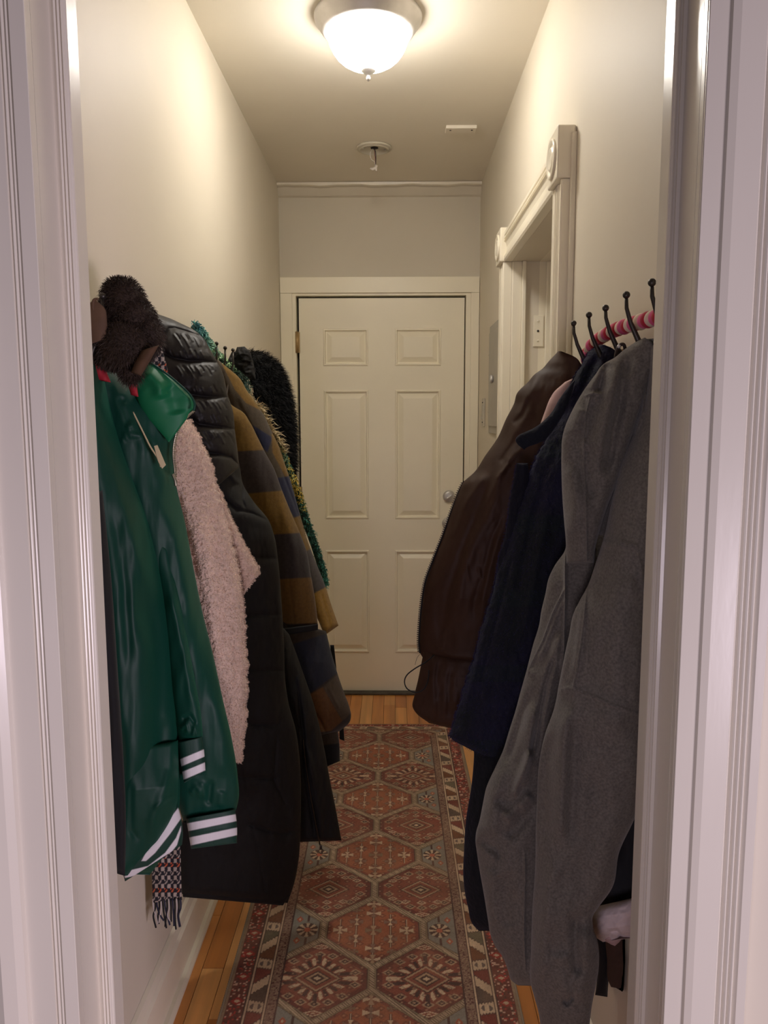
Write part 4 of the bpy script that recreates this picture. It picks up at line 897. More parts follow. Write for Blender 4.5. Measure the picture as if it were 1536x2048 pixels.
for k in range(16):
    x = rr_.uniform(880, 1000); y = rr_.uniform(960, 1280); l = rr_.uniform(15, 40); a_ = rr_.uniform(-0.9, 0.2)
    jf.append(([(x, y), (x+l*0.5*a_, y+l*0.5), (x+l*a_*0.7, y+l)], rr_.uniform(2.5, 4.5), rr_.choice((-1, 1))*0.0013))
cloth('body', [(1117, 702), (1098, 722), (1084, 738), (1070, 748), (1057, 763), (1035, 785), (1028, 807), (1013, 836), (995, 876), (970, 912), (948, 945), (928, 963), (917, 985), (903, 1022), (885, 1073), (866, 1121), (850, 1166), (843, 1220), (839, 1280), (840, 1306), (846, 1316)],
    [(1122, 702), (1150, 714), (1162, 728), (1160, 780), (1150, 840), (1120, 900), (1080, 1000), (1050, 1100), (1020, 1250), (980, 1330)], (1.60, 1.54, 1.66, 1.58), (0.02, 0.08, 0.12, 0.15, 0.15, 0.10), M_brown, Bj, 130, 330, folds=jf, noise=[(30, 80, 0.003, 91), (10, 14, 0.0004, 92)])
cloth('hem_band', [(848, 1300), (842, 1330), (836, 1360), (829, 1390), (826, 1416), (834, 1428), (858, 1446)], [(990, 1310), (980, 1380), (960, 1430), (925, 1462)], (1.63, 1.58, 1.62, 1.58), (0.05, 0.09, 0.09, 0.06), M_brown, Bj, 70, 110, folds=[([(870, 1310), (864, 1360), (870, 1430)], 6, 0.005), ([(900, 1330), (896, 1440)], 6, -0.005)], noise=[(14, 40, 0.003, 94)], endcap=(0.15, 0.06))
zipper(Bj, [(928, 962), (917, 985), (903, 1022), (885, 1073), (866, 1121), (850, 1166), (842, 1220), (838, 1280), (840, 1306)], [1.625]*9, M_darkzip, side=-1, name='front_zipper', cloth_m=M_blackcloth, step=0.0046)
pxtube('drawcord', [(868, 1310), (852, 1324), (830, 1337), (814, 1350), (809, 1364), (815, 1378), (832, 1385), (848, 1378), (856, 1360), (858, 1340)], [1.60, 1.57, 1.57, 1.57, 1.57, 1.57, 1.56, 1.55, 1.55, 1.56], 0.0013, M_blackcloth, Bj, 8)
pxtube('loose_thread', [(840, 1308), (834, 1316), (830, 1330)], 1.6, 0.0004, M_blackcloth, Bj, 5)
# pale pink garment
Pp_ = thing('pale_pink_hoodie', 'sliver of pale pink garment between brown jacket and navy coat', 'hoodie', (XR, 1.5, 1.5))
cloth('shoulder', [(1130, 764), (1108, 784), (1100, 797), (1090, 822), (1080, 850)], [(1160, 750), (1150, 780), (1140, 810), (1120, 860)], (1.50, 1.50, 1.50, 1.50), (0.02, 0.04, 0.04), M_palepink, Pp_, 30, 50)

# navy mohair coat
Nc = thing('navy_wool_coat', 'fuzzy navy and black-watch wool coat with lapel, left of grey hoodie', 'coat', (XR, 1.4, 1.5))
NVc = (24, 28, 60); GN = (16, 30, 38)
def navyfn(X, Y, U, V_):
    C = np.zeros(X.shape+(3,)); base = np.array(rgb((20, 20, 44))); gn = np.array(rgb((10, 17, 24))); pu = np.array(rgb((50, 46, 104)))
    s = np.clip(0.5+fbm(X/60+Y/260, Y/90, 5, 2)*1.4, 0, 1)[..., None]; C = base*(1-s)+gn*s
    e = np.exp(-((X-(1150-0.42*(Y-700)-20))/26.0)**2)[..., None]*0.8; C = C*(1-e)+pu*e  # purple nap at the left edge, its highlight painted into the colour
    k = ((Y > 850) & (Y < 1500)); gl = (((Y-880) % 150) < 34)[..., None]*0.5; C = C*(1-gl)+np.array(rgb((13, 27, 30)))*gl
    return C
o, gN = cloth('body', [(1196, 690), (1183, 698), (1166, 723), (1146, 763), (1132, 800), (1116, 840), (1092, 880), (1070, 920), (1056, 960), (1038, 1010), (1018, 1070), (1003, 1120), (991, 1155), (984, 1190), (966, 1246), (951, 1304), (926, 1381), (908, 1445), (900, 1470), (908, 1482)],
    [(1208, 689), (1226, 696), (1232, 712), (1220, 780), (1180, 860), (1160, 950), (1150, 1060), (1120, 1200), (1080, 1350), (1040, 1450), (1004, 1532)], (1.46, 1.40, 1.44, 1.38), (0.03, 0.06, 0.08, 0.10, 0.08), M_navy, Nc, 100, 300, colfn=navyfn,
    folds=[([(1180, 700), (1150, 770), (1120, 830), (1080, 900), (1062, 960)], 6, 0.010), ([(1198, 700), (1168, 770), (1140, 830)], 6, -0.008), ([(1210, 710), (1180, 780), (1150, 850)], 7, 0.008), ([(1135, 850), (1090, 950), (1060, 1060), (1030, 1200)], 8, -0.008), ([(1012, 1080), (985, 1200), (940, 1380), (915, 1470)], 6, 0.006), ([(1030, 1090), (1000, 1210), (955, 1390)], 4, -0.006), ([(1100, 1000), (1070, 1150), (1040, 1300)], 12, 0.010)], noise=[(14, 24, 0.003, 101), (5, 7, 0.0012, 102)], jag=(4, 8, 5))
o, gL = cloth('collar', [(1144, 764), (1120, 796), (1097, 832), (1064, 858), (1038, 870), (1031, 880), (1036, 890)], [(1150, 760), (1140, 800), (1120, 840), (1090, 880), (1060, 905), (1050, 902)], (1.39, 1.39, 1.37, 1.37), (0.01, 0.03, 0.03, 0.015), M_navy, Nc, 50, 80, colfn=lambda X, Y, U, V_: np.tile(np.array(rgb((16, 21, 34))), X.shape+(1,)), noise=[(10, 14, 0.002, 105)])
o, gLp = cloth('front_edge', [(1034, 926), (1031, 942), (1026, 970), (1021, 996), (1014, 1050), (1005, 1090), (999, 1110), (994, 1150)], [(1056, 926), (1058, 960), (1054, 1000), (1040, 1060), (1025, 1120), (1012, 1160)], (1.45, 1.45, 1.44, 1.44), (0.015, 0.02, 0.02), M_navy, Nc, 40, 90, colfn=lambda X, Y, U, V_: np.tile(np.array(rgb((14, 15, 30))), X.shape+(1,)), noise=[(10, 14, 0.002, 106)])
o, gS = cloth('sleeve', [(946, 1440), (948, 1510), (943, 1570), (932, 1640), (928, 1700), (927, 1760), (936, 1815), (948, 1852), (958, 1862)], [(1040, 1440), (1030, 1510), (1010, 1600), (1000, 1700), (1000, 1780), (1004, 1862)], (1.42, 1.38, 1.40, 1.36), (0.05, 0.08, 0.08, 0.05), M_navy, Nc, 50, 140, colfn=lambda X, Y, U, V_: np.tile(np.array(rgb((10, 14, 22))), X.shape+(1,)), noise=[(14, 30, 0.003, 107)])
P_, N_, xs, ys = sample_front(gN, 6000, 21); strands('nap', P_, N_, 0.0055, 0.0006, M_navy_h, Nc, 22, 0.4, 0.6)
P_, N_, ys = edge_samples(gN, -1, 2600, 23); strands('nap', P_, N_, 0.0055, 0.0006, M_navy_h, Nc, 24, 0.3, 0.7)
P_, N_, ys = edge_samples(gLp, -1, 500, 25); strands('nap', P_, N_, 0.005, 0.0006, M_navy_h, Nc, 26, 0.3, 0.7)
# leather strap on the third hook
Ls = thing('leather_strap', 'short dark leather strap hanging on hook above navy coat collar', 'strap', (XR, 1.31, 1.5))
pxtube('strap', [(1231, 716), (1234, 700), (1240, 690), (1248, 690), (1250, 704), (1244, 716)], [1.24]*6, 0.0028, mat('dark_leather', (52, 38, 34), 0.5, var=0.2, vscale=40), Ls, 8)
P = at1(1238, 693, 1.235); MB().ball(P, 0.0032, 2).build('rivet', M_nickel, Ls)

# grey hoodie
Gh = thing('grey_hoodie', 'heather grey fleece hoodie, nearest garment on the right wall', 'hoodie', (XR, 1.2, 1.5))
nz_g = [(60, 90, 0.006, 111), (14, 22, 0.0009, 112)]
GS = 1.6
cloth('hood', [(1274, 682), (1250, 698), (1228, 716), (1210, 726), (1190, 750), (1163, 788), (1144, 822), (1130, 854), (1124, 880), (1123, 905), (1124, 978), (1128, 1040), (1131, 1074), (1133, 1128)],
    [(1290, 675), (1302, 684), (1296, 760), (1276, 830), (1258, 890), (1236, 960), (1216, 1010), (1200, 1060), (1190, 1100), (1187, 1126)], (1.20, 1.16, 1.24, 1.20), (0.02, 0.06, 0.09, 0.09, 0.06), M_grey, Gh, 110, 220, folds=[
    ([(1218, 722), (1204, 750), (1198, 776), (1200, 788)], 5, -0.008), ([(1208, 730), (1188, 764), (1176, 784)], 6, 0.007), ([(1166, 792), (1188, 786), (1204, 790)], 3.0, -0.007, 'c'), ([(1170, 800), (1192, 796), (1202, 800)], 4, 0.004), ([(1180, 795), (1172, 830), (1168, 880), (1168, 930), (1172, 1000), (1174, 1120)], 1.8, -0.004, 's'),
    ([(1160, 810), (1150, 850), (1152, 870)], 8, 0.007), ([(1165, 880), (1172, 890), (1166, 900)], 4, 0.004), ([(1140, 860), (1152, 880), (1160, 930), (1180, 980), (1210, 985)], 10, -0.005), ([(1262, 700), (1245, 760), (1236, 820), (1222, 880), (1212, 960)], 7, -0.012), ([(1250, 720), (1228, 780), (1210, 860), (1200, 920)], 12, 0.009), ([(1140, 920), (1148, 1000), (1146, 1080)], 10, 0.006)], noise=nz_g, fs=GS*1.25, fw=1.7)
cloth('hood_back', [(1292, 678), (1290, 720), (1274, 800), (1258, 870), (1238, 950), (1212, 1020), (1196, 1070)], [(1306, 677), (1322, 680), (1336, 760), (1338, 900), (1330, 1050), (1326, 1100)], (1.22, 1.12, 1.22, 1.14), (0.03, 0.08, 0.10, 0.08), M_grey, Gh, 80, 200, folds=[
    ([(1291, 690), (1290, 760), (1286, 820), (1262, 900), (1236, 980)], 2.2, -0.006, 'c'), ([(1300, 684), (1303, 740), (1300, 800)], 3, -0.005), ([(1310, 690), (1312, 780)], 6, 0.005), ([(1292, 806), (1270, 880), (1246, 950), (1222, 1030)], 8, 0.008), ([(1286, 700), (1278, 760), (1258, 830)], 8, 0.006)], noise=nz_g, fs=GS*1.25, fw=1.7)
cloth('near_sleeve', [(1299, 690), (1296, 760), (1289, 806), (1276, 850), (1262, 880), (1248, 912), (1226, 990), (1206, 1080), (1190, 1130), (1176, 1170), (1160, 1200), (1148, 1224), (1138, 1270), (1130, 1306), (1119, 1362), (1108, 1417), (1090, 1468), (1079, 1519), (1074, 1600), (1072, 1640), (1070, 1740), (1065, 1810), (1062, 1900), (1061, 1965), (1068, 1992), (1076, 2020), (1082, 2060), (1086, 2110)],
    [(1332, 690), (1336, 850), (1332, 1000), (1322, 1200), (1310, 1400), (1298, 1560), (1268, 1640), (1240, 1700), (1222, 1780), (1196, 1816), (1186, 1832), (1186, 1850), (1196, 1885), (1198, 1930), (1192, 1970), (1184, 2010), (1178, 2060), (1172, 2110)], (1.17, 1.10, 1.20, 1.16), (0.03, 0.07, 0.11, 0.13, 0.13, 0.12, 0.10, 0.08), M_grey, Gh, 130, 420, folds=[
    ([(1200, 1084), (1236, 1084), (1274, 1092)], 2.2, -0.005, 's'), ([(1200, 1091), (1236, 1091), (1274, 1099)], 2.0, 0.003), ([(1274, 1096), (1284, 1140), (1290, 1200)], 2, -0.004, 'c'),
    ([(1174, 1172), (1168, 1240), (1160, 1300), (1152, 1350), (1146, 1374)], 1.8, -0.005, 's'), ([(1168, 1180), (1160, 1250), (1150, 1330), (1142, 1366)], 3.4, 0.004), ([(1116, 1382), (1132, 1376), (1150, 1378), (1170, 1386), (1220, 1408), (1280, 1430)], 1.6, -0.004, 's'), ([(1130, 1388), (1134, 1380), (1152, 1384)], 3, 0.003),
    ([(1134, 1400), (1128, 1480), (1124, 1600), (1118, 1700)], 9, 0.010), ([(1150, 1420), (1146, 1560), (1140, 1700)], 10, -0.006), ([(1100, 1460), (1092, 1560), (1088, 1700)], 8, -0.008), ([(1118, 1700), (1096, 1780), (1084, 1880), (1086, 1980)], 10, 0.010), ([(1200, 1500), (1190, 1640), (1160, 1780), (1150, 1900)], 14, -0.006), ([(1150, 1820), (1152, 1900), (1160, 1960)], 7, -0.008), ([(1172, 1850), (1170, 1920), (1160, 2010)], 8, 0.006), ([(1120, 1900), (1130, 2000)], 10, 0.005),
    ([(1125, 1998), (1134, 2008), (1144, 1998), (1142, 1990)], 2.5, -0.006), ([(1250, 1120), (1240, 1300), (1236, 1500)], 20, 0.006), ([(1150, 1200), (1128, 1280), (1118, 1370)], 6, 0.006)], noise=nz_g, fs=GS*1.25, fw=1.7)
cloth('side_panel', [(1205, 900), (1196, 1000), (1184, 1100), (1150, 1250), (1120, 1400)], [(1320, 900), (1316, 1000), (1310, 1100), (1300, 1250), (1290, 1400)], (1.30, 1.24, 1.30, 1.26), (0.03, 0.05, 0.05), M_grey, Gh, 40, 80)
cloth('body', [(1132, 1070), (1130, 1100), (1110, 1130), (1099, 1152), (1090, 1191), (1082, 1225), (1079, 1246), (1066, 1290), (1053, 1341), (1042, 1380), (1031, 1421), (1018, 1462), (1006, 1501), (990, 1536), (973, 1574), (966, 1606), (959, 1641), (952, 1666), (951, 1680), (954, 1706), (960, 1745), (968, 1790), (976, 1840), (981, 1870), (991, 1893), (1006, 1915), (1016, 1940), (1026, 1964), (1036, 1971)],
    [(1192, 1070), (1190, 1120), (1176, 1170), (1160, 1240), (1145, 1320), (1126, 1400), (1112, 1460), (1100, 1530), (1092, 1600), (1092, 1700), (1088, 1800), (1084, 1900), (1074, 1972)], (1.30, 1.26, 1.28, 1.24), (0.04, 0.08, 0.10, 0.11, 0.10, 0.08), M_grey, Gh, 120, 420, folds=[
    ([(1133, 1121), (1160, 1122), (1188, 1121)], 1.8, -0.005, 's'), ([(1133, 1127), (1188, 1127)], 1.6, 0.003), ([(1132, 1080), (1130, 1130), (1130, 1200), (1128, 1300), (1120, 1370)], 2.6, -0.010, 'c'),
    ([(1128, 1180), (1106, 1225), (1086, 1280), (1066, 1320), (1056, 1342)], 1.8, -0.005, 's'), ([(1134, 1185), (1112, 1232), (1090, 1290), (1070, 1330)], 3, 0.005), ([(1052, 1344), (1062, 1342), (1066, 1352)], 3, 0.004),
    ([(1112, 1300), (1092, 1370), (1076, 1450), (1060, 1530)], 4, -0.012), ([(1124, 1250), (1106, 1320), (1090, 1400), (1074, 1480)], 7, 0.010), ([(1066, 1370), (1048, 1420), (1032, 1470), (1010, 1530)], 5, -0.008), ([(1062, 1400), (1060, 1480), (1056, 1530), (1036, 1580)], 8, 0.010),
    ([(1062, 1496), (1048, 1540), (1034, 1572), (1026, 1600)], 4, 0.010), ([(990, 1590), (1010, 1614), (1034, 1624), (1050, 1618)], 8, -0.007), ([(1002, 1640), (1030, 1622), (1054, 1600), (1070, 1590)], 8, 0.010), ([(956, 1676), (972, 1692), (994, 1706), (1006, 1702)], 7, -0.007), ([(960, 1690), (976, 1706), (996, 1716)], 6, 0.006), ([(1076, 1590), (1060, 1620), (1040, 1650), (1010, 1680)], 8, -0.006),
    ([(1048, 1690), (1050, 1760), (1048, 1860), (1052, 1960)], 1.6, -0.006, 'c'), ([(986, 1730), (980, 1800), (990, 1860)], 9, 0.007), ([(1010, 1740), (1014, 1860)], 12, -0.005), ([(1000, 1520), (988, 1580), (984, 1640), (976, 1680)], 10, 0.008)], noise=nz_g, fs=GS*1.25, fw=1.7)
# dark garment and white cuff low on the right
Dg = thing('charcoal_jacket', 'charcoal jacket sleeve low on the right behind grey hoodie', 'jacket', (XR, 1.22, 1.0))
cloth('sleeve', [(1210, 1560), (1200, 1700), (1190, 1800), (1196, 1824)], [(1300, 1560), (1290, 1700), (1284, 1800), (1282, 1816)], (1.30, 1.26, 1.30, 1.26), (0.05, 0.08, 0.07), mat('charcoal_wool', (34, 34, 38), 0.9), Dg, 30, 70, noise=[(14, 40, 0.004, 121)])
cloth('lower_panel', [(1190, 1860), (1196, 1930), (1192, 1975), (1190, 1990)], [(1222, 1860), (1220, 1930), (1216, 1975), (1215, 1994)], (1.36, 1.36, 1.36, 1.36), (0.03, 0.04, 0.03), M_blackcloth, Dg, 20, 40)
Wc = thing('white_fleece_mitten', 'off-white rolled fleece cuff poking out behind grey hoodie sleeve', 'mitten', (XR, 1.22, 0.8))
cloth('cuff', [(1196, 1812), (1186, 1828), (1182, 1846), (1184, 1862), (1196, 1878), (1206, 1884)], [(1275, 1794), (1276, 1830), (1276, 1860), (1272, 1876), (1240, 1878)], (1.24, 1.20, 1.24, 1.20), (0.04, 0.07, 0.07, 0.04), M_white_f, Wc, 50, 60, folds=[([(1214, 1884), (1222, 1864), (1234, 1862), (1244, 1880)], 4, -0.012), ([(1206, 1872), (1196, 1850), (1200, 1830)], 8, 0.004)], endcap=(0.2, 0.2), noise=[(20, 20, 0.003, 122)])
cloth('thumb', [(1212, 1868), (1208, 1880), (1222, 1889)], [(1238, 1864), (1242, 1880), (1230, 1892)], (1.235, 1.235, 1.235, 1.235), (0.03, 0.035, 0.02), mat('dusty_pink_lining', (190, 160, 158), 0.9), Wc, 24, 24, endcap=(0.2, 0.3))
Bs = thing('brown_scarf', 'dark brown cloth hanging low on the right beside the door frame', 'scarf', (XR, 1.3, 0.7))
cloth('cloth', [(1210, 1880), (1214, 1920), (1216, 1960), (1222, 1974)], [(1290, 1870), (1286, 1920), (1280, 1960), (1276, 1984)], (1.34, 1.30, 1.34, 1.30), (0.03, 0.05, 0.04), mat('dark_brown_wool', (66, 46, 36), 0.9, var=0.1), Bs, 30, 40, noise=[(16, 30, 0.003, 123)])

# ------------------------------------------------------------------ persian runner
RX0, RX1, RY0, RY1 = -0.425, 0.302, 1.20, 3.485
cell = 0.0022
nx = int((RX1-RX0)/cell); ny = int((RY1-RY0)/cell)
xs = RX0 + (np.arange(nx+1)/nx)*(RX1-RX0); ys = RY0 + (np.arange(ny+1)/ny)*(RY1-RY0)
GX, GY_ = np.meshgrid(xs, ys)
x_ = GX - (RX0+RX1)/2; yd = RY1 - GY_                      # centred x, distance from far end
hw = (RX1-RX0)/2; e = hw-np.abs(x_)                       # distance from side edge
e2 = np.minimum(e, yd)                                     # distance from border edge
C = np.zeros(GX.shape+(3,))
def col(c): return np.array(rgb(c))
RUST, RED, DRED, TAN, CREAM, INK, BLUE, MAUVE, OLIVE = (156, 94, 70), (134, 78, 66), (108, 62, 58), (172, 144, 118), (200, 176, 148), (74, 58, 58), (130, 130, 122), (132, 106, 94), (128, 110, 90)
PERX, PERY = 0.282, 0.377
y0ref = RY1-3.345 - 0  # placeholder
node = 2.20                                               # a row of side medallions
yy = GY_-node
# nearest hexagon centre of honeycomb: rows at node+k*PERY/2, odd rows shifted
best = np.full(GX.shape, 1e9); hx = np.zeros(GX.shape); hy = np.zeros(GX.shape); typ = np.zeros(GX.shape, int); hid = np.zeros(GX.shape, int)
for r in range(-7, 9):
    cy_ = r*PERY/2
    for c_ in range(-2, 3):
        cx_ = (c_*PERX) + (PERX/2 if r % 2 == 0 else 0)
        dx = x_-cx_; dy = yy-cy_
        # hexagon metric: vertical sides, pointed ends
        d = np.maximum(np.abs(dx)/(PERX/2), (np.abs(dy)/0.148 + np.abs(dx)/(PERX/2)*0.73*0.150/0.148))
        k = d < best
        best = np.where(k, d, best); hx = np.where(k, dx, hx); hy = np.where(k, dy, hy)
        typ = np.where(k, (r % 2 == 0)*1 + (abs(c_) >= 1 and r % 2 != 0)*2, typ); hid = np.where(k, r*7+c_, hid)
def setm(mk, c, a=1.0):
    global C
    C[mk] = C[mk]*(1-a) + col(c)*a
setm(typ == 0, RUST); setm(typ == 1, RED); setm(typ == 2, BLUE); setm((typ == 2) & (np.abs(hx) > 1), BLUE)
inner = best
setm((typ == 1) & (best > 0.80), DRED); setm((typ == 0) & (best > 0.84), RED)
setm((typ == 0) & (hid % 2 == 0) & (best < 0.84), (138, 66, 56)); 
ax_, ay_ = np.abs(hx), np.abs(hy)
t0, t1, t2 = typ == 0, typ == 1, typ == 2
# side medallions: nested diamonds with radiating leaves
dm = ax_/0.060 + ay_/0.046
alt = ((np.round((GY_-1.823)/PERY)).astype(int) % 3 == 0)
for lo, hi, c_ in ((0, 0.16, CREAM), (0.16, 0.34, INK), (0.34, 0.50, TAN), (0.50, 0.60, INK), (0.60, 0.86, RED), (0.86, 1.0, TAN), (1.0, 1.08, INK)): setm(t1 & (dm > lo) & (dm <= hi), c_)
ang = np.arctan2(hy, hx); rad = np.hypot(hx/1.12, hy); petal = np.cos(ang*14) 
ring = (dm > 1.16) & (dm < 1.85) & (ax_ < 0.105) & (ay_ < 0.082)
shp = np.abs(petal) > 0.30+0.9*np.abs(dm-1.5); setm(t1 & alt & ring & (petal > 0) & shp, CREAM); setm(t1 & alt & ring & (petal < 0) & shp, INK)
# small diamonds scattered inside medallions
def motif(mask, cx_, cy_, w_, h_, c1, c2):
    for sx in ((1, -1) if cx_ else (1,)):
        for sy in ((1, -1) if cy_ else (1,)):
            d = np.abs(hx-sx*cx_)/w_ + np.abs(hy-sy*cy_)/h_
            setm(mask & (d < 1), c1); setm(mask & (d < 0.62), c2); setm(mask & (d < 0.25), c1)
for cx_, cy_ in ((0.068, 0.062), (0.0, 0.088), (0.098, 0.022), (0.034, 0.082)): motif(t1 & ~(alt & ring), cx_, cy_, 0.017, 0.013, TAN, INK)
for cx_, cy_ in ((0.085, 0.045), (0.0, 0.064), (0.048, 0.060)): motif(t1 & ~alt, cx_, cy_, 0.015, 0.010, CREAM, DRED)
motif(t1, 0.0, 0.118, 0.030, 0.010, CREAM, RED)
lat = (np.abs(((hx+0.5)/0.030) % 1.0-0.5) + np.abs(((hy+0.5)/0.024) % 1.0-0.5)); lm = (np.abs(lat-0.30) < 0.07); setm(lm & (t0 | t1) & (dm > 1.1) & (h0 := (_hash(((hx+0.5)/0.030).astype(np.int64)+hid, ((hy+0.5)/0.024).astype(np.int64), 31) > 0.12)), INK, 0.55); setm((lat < 0.13) & (t0 | t1) & (dm > 1.1) & h0, TAN, 0.7)
# centre cartouches: branches with four petal crosses
def stem(mask, cx_, y0_, y1_, c1=INK, w_=0.0028, c2=CREAM):
    setm(mask & (np.abs(ax_-cx_) < w_) & (ay_ > y0_) & (ay_ < y1_), c1); setm(mask & (np.abs(ax_-cx_) < w_*0.35) & (ay_ > y0_) & (ay_ < y1_), c2)
stem(t0, 0.0, 0.008, 0.110); stem(t0, 0.048, 0.0, 0.070); stem(t0, 0.094, 0.0, 0.048)
def cross(mask, cx_, cy_, s_, c1, c2):
    for sx in ((1, -1) if cx_ else (1,)):
        for sy in ((1, -1) if cy_ else (1,)):
            dx = hx-sx*cx_; dy = hy-sy*cy_
            q1 = (np.abs(dx) < s_) & (np.abs(dy) < 0.42*np.abs(dx)+0.0008) ; q2 = (np.abs(dy) < s_*0.8) & (np.abs(dx) < 0.42*np.abs(dy)+0.0008)
            setm(mask & (np.hypot(dx, dy) < s_*0.95), INK, 0.45); setm(mask & q1, c1); setm(mask & q2, c2)
cross(t0, 0, 0, 0.024, OLIVE, TAN); cross(t0, 0.048, 0.036, 0.019, MAUVE, CREAM); cross(t0, 0.094, 0.0, 0.020, CREAM, CREAM); cross(t0, 0.0, 0.074, 0.020, CREAM, MAUVE); cross(t0, 0.0, 0.118, 0.022, CREAM, TAN); cross(t0, 0.050, 0.088, 0.012, OLIVE, MAUVE)
# blue side fields with daisies
ang2 = np.arctan2(hy, np.abs(x_)-0.187); r2 = np.hypot(np.abs(x_)-0.187, hy); pt = np.cos(ang2*8)
setm(t2 & (r2 < 0.030) & (r2 > 0.009), INK); setm(t2 & (r2 < 0.029) & (r2 > 0.010) & (pt > 0.1), CREAM); setm(t2 & (r2 < 0.009), (190, 104, 84))
setm(t2 & (np.abs(np.abs(x_)-0.187) < 0.003) & (ay_ > 0.034) & (ay_ < 0.070), INK)
dz_ = np.abs(np.abs(x_)-0.212)/0.010 + np.abs(ay_-0.045)/0.014; setm(t2 & (dz_ < 1), (172, 92, 72)); setm(t2 & (dz_ < 0.4), CREAM)
# lattice bands between hexagons
bd = best > 0.915; setm(bd, (140, 126, 102)); tl = (np.sin((GY_+x_)*760) > 0.2) ; setm(bd & (best > 0.945) & tl, INK, 0.8); setm(bd & (best > 0.955) & ~tl, CREAM, 0.8); setm((best > 0.905) & (best < 0.922), INK, 0.8)
# borders, outside in
def rng(lo, hi): return (e2 >= lo) & (e2 < hi)
END = yd < e                                                # far end border
lw = np.where(END, 0.55, 1.0)
b_ = e2/lw
def rb(lo, hi): return (b_ >= lo) & (b_ < hi)
run = np.where(END, x_, GY_)
setm(rb(0, 0.130), DRED)
setm(rb(0, 0.008), (150, 132, 110))
h1 = _hash((GX/0.005).astype(np.int64)+500, (GY_/0.005).astype(np.int64), 3); setm(rb(0.010, 0.050) & (h1 > 0.86), (206, 170, 150)); setm(rb(0.010, 0.050) & (h1 < 0.10), (178, 64, 60)); setm(rb(0.010, 0.050) & (h1 > 0.42) & (h1 < 0.50), INK)
st = (run/0.085) % 1.0; big = rb(0.012, 0.048) & (np.abs(b_-0.030)/0.018 + np.abs(st-0.5)/0.16 < 1); setm(big, (160, 56, 54)); setm(rb(0.012, 0.048) & (np.abs(b_-0.030)/0.009 + np.abs(st-0.5)/0.07 < 1), CREAM)
setm(rb(0.050, 0.0535), INK); setm(rb(0.0535, 0.058), CREAM); setm(rb(0.058, 0.0595), INK); setm(rb(0.0595, 0.098), CREAM)
p = 0.150; ph = (run/p) % 1.0; v = np.clip((b_-0.0595)/0.0385, 0, 1)
tri = np.abs(ph-0.25)*2; saw = 0.12*np.abs(((v*5) % 1.0)-0.5)
mA = rb(0.0605, 0.097) & (np.abs(ph-0.25-0.10*(v-0.5)) < 0.15*(1-v)+0.035+saw*0.6); mB = rb(0.0605, 0.097) & (np.abs(ph-0.75-0.10*(v-0.5)) < 0.15*v+0.035+saw*0.6)
cyc = (np.floor(run/p).astype(int)) % 3
setm(mA, (120, 64, 58)); setm(mB, (116, 78, 58)); setm(mA & (cyc == 1), (108, 102, 84)); setm(mB & (cyc == 2), (96, 84, 76))
edgeA = rb(0.0605, 0.097) & (np.abs(np.abs(ph-0.25-0.10*(v-0.5)) - (0.15*(1-v)+0.035+saw*0.6)) < 0.014); edgeB = rb(0.0605, 0.097) & (np.abs(np.abs(ph-0.75-0.10*(v-0.5)) - (0.15*v+0.035+saw*0.6)) < 0.014); setm(edgeA | edgeB, INK, 0.85)
fl_ = rb(0.064, 0.094) & ((np.abs(b_-0.079)/0.014)**2 + (np.minimum(np.abs(ph-0.5), np.minimum(ph, 1-ph))/0.07)**2 < 1) & (np.minimum(np.abs(ph-0.5), 1) < 0.08); setm(fl_, (110, 96, 92)); setm(fl_ & (np.abs(b_-0.079) < 0.005), CREAM)
setm(rb(0.098, 0.0995), INK); setm(rb(0.0995, 0.104), CREAM); setm(rb(0.104, 0.106), INK)
setm(rb(0.106, 0.130), MAUVE); h2 = _hash((GX/0.0035).astype(np.int64)+900, (GY_/0.0035).astype(np.int64), 9); setm(rb(0.106, 0.130) & (h2 > 0.75), (150, 128, 108)); setm(rb(0.106, 0.130) & (h2 < 0.2), (92, 62, 60))
setm(rb(0.128, 0.1300), INK); setm(rb(0.1320, 0.1338), INK); setm(rb(0.1300, 0.132), TAN)
# abrash: uneven dye and worn pile
ab = 1 + 0.22*fbm(GX/0.10, GY_/0.05, 77, 4) ; fade = np.clip(0.24+0.28*fbm(GX/0.05, GY_/0.09, 91, 3), 0, 0.5)[..., None]
C = C*(1-fade) + col((140, 108, 88))*fade; C *= ab[..., None]*1.28
gr = 1 + 0.22*(_hash((GX/0.0022).astype(np.int64)+99, (GY_/0.0022).astype(np.int64), 5)-0.5); C *= gr[..., None]
Zr = 0.0075 + 0.0006*fbm(GX/0.004, GY_/0.004, 8, 2) + 0.0012*fbm(GX/0.3, GY_/0.25, 2, 2)
skew = 0.006*(GY_-2.5)
edge_w = 0.0015*fbm(GY_/0.03, GX*0, 4, 2)*(np.abs(x_)/hw)**8
Vr = np.stack([GX+skew*-1+edge_w, GY_, Zr], -1).reshape(-1, 3)
idx = np.arange((nx+1)*(ny+1)).reshape(ny+1, nx+1)
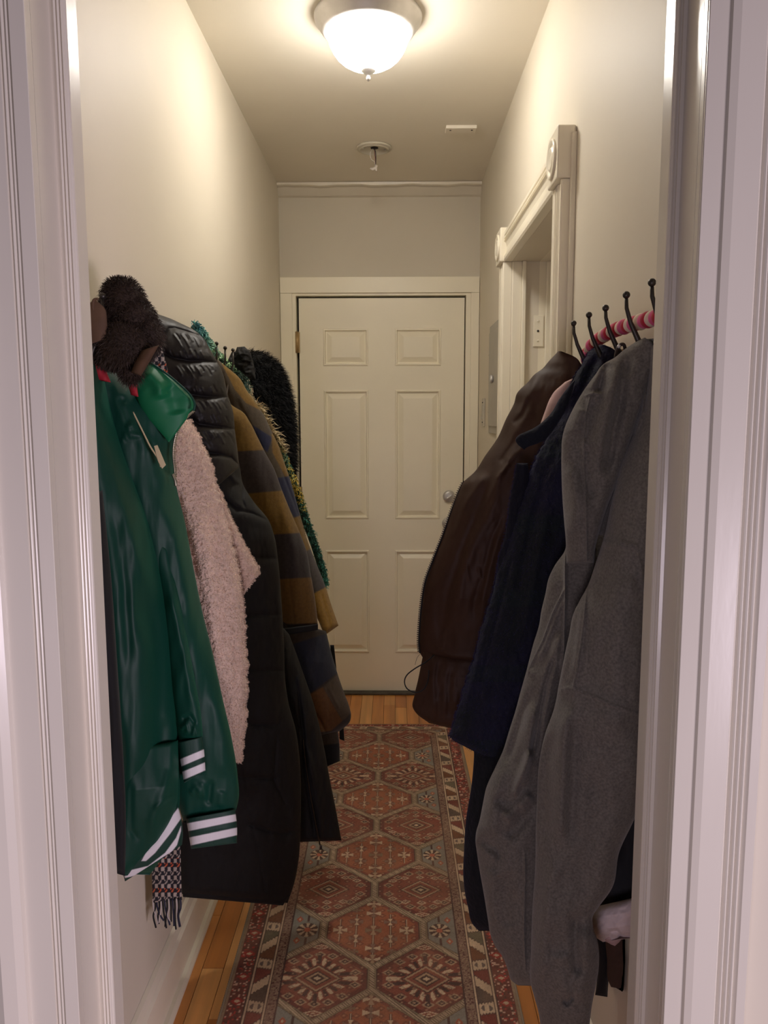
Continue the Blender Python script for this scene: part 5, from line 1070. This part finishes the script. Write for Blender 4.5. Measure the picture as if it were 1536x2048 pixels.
Fr = np.stack([idx[:-1, :-1], idx[:-1, 1:], idx[1:, 1:], idx[1:, :-1]], -1).reshape(-1, 4)
# skirt so the rug has thickness
ringi = np.concatenate([idx[0, :], idx[1:, -1], idx[-1, -2::-1], idx[-2:0:-1, 0]]); nb = len(ringi); Vs = Vr[ringi].copy(); Vs[:, 2] = 0.0006
Vall = np.concatenate([Vr, Vs]); k0 = len(Vr); ii = np.arange(nb); Fs = np.stack([ringi, k0+ii, k0+(ii+1) % nb, np.roll(ringi, -1)], -1)
Call = np.concatenate([C.reshape(-1, 3), C.reshape(-1, 3)[ringi]])
me = bpy.data.meshes.new('runner_rug'); Fall = np.concatenate([Fr, Fs]).astype(np.int32)
me.vertices.add(len(Vall)); me.vertices.foreach_set('co', Vall.astype(np.float32).ravel())
me.loops.add(len(Fall)*4); me.loops.foreach_set('vertex_index', Fall.ravel())
me.polygons.add(len(Fall)); me.polygons.foreach_set('loop_start', np.arange(len(Fall), dtype=np.int32)*4)
try: me.polygons.foreach_set('loop_total', np.full(len(Fall), 4, np.int32))
except Exception: pass
me.polygons.foreach_set('use_smooth', np.ones(len(Fall), bool)); me.update(calc_edges=True)
ca_ = me.color_attributes.new('Col', 'FLOAT_COLOR', 'POINT'); c4 = np.ones((len(Vall), 4), np.float32); c4[:, :3] = np.clip(Call, 0, 1); ca_.data.foreach_set('color', c4.ravel())
M_rug = mat('rug_pile', (120, 80, 60), 0.95, var=0.06, vscale=200, bump=0.3, bscale=700, attr=True, spec=0.2)
rug = thing('runner_rug', 'faded red persian runner rug with cream border on oak floor', 'rug', ((RX0+RX1)/2, (RY0+RY1)/2, 0))
link('pile', me, M_rug, rug)
# whipped edge binding
for sx in (0, 1):
    b = MB(); pts = []
    ring = [Vector(((RX0-0.002 if sx == 0 else RX1+0.002)-0.006*(y-2.5), y, 0.0045)) for y in np.arange(RY0, RY1+0.001, 0.004)]
    b.tube(ring, [0.0034+0.0010*(i % 2) for i in range(len(ring))], 6); b.build('edge_binding', mat('rug_binding%d' % sx, (158, 142, 122), 0.95), rug)
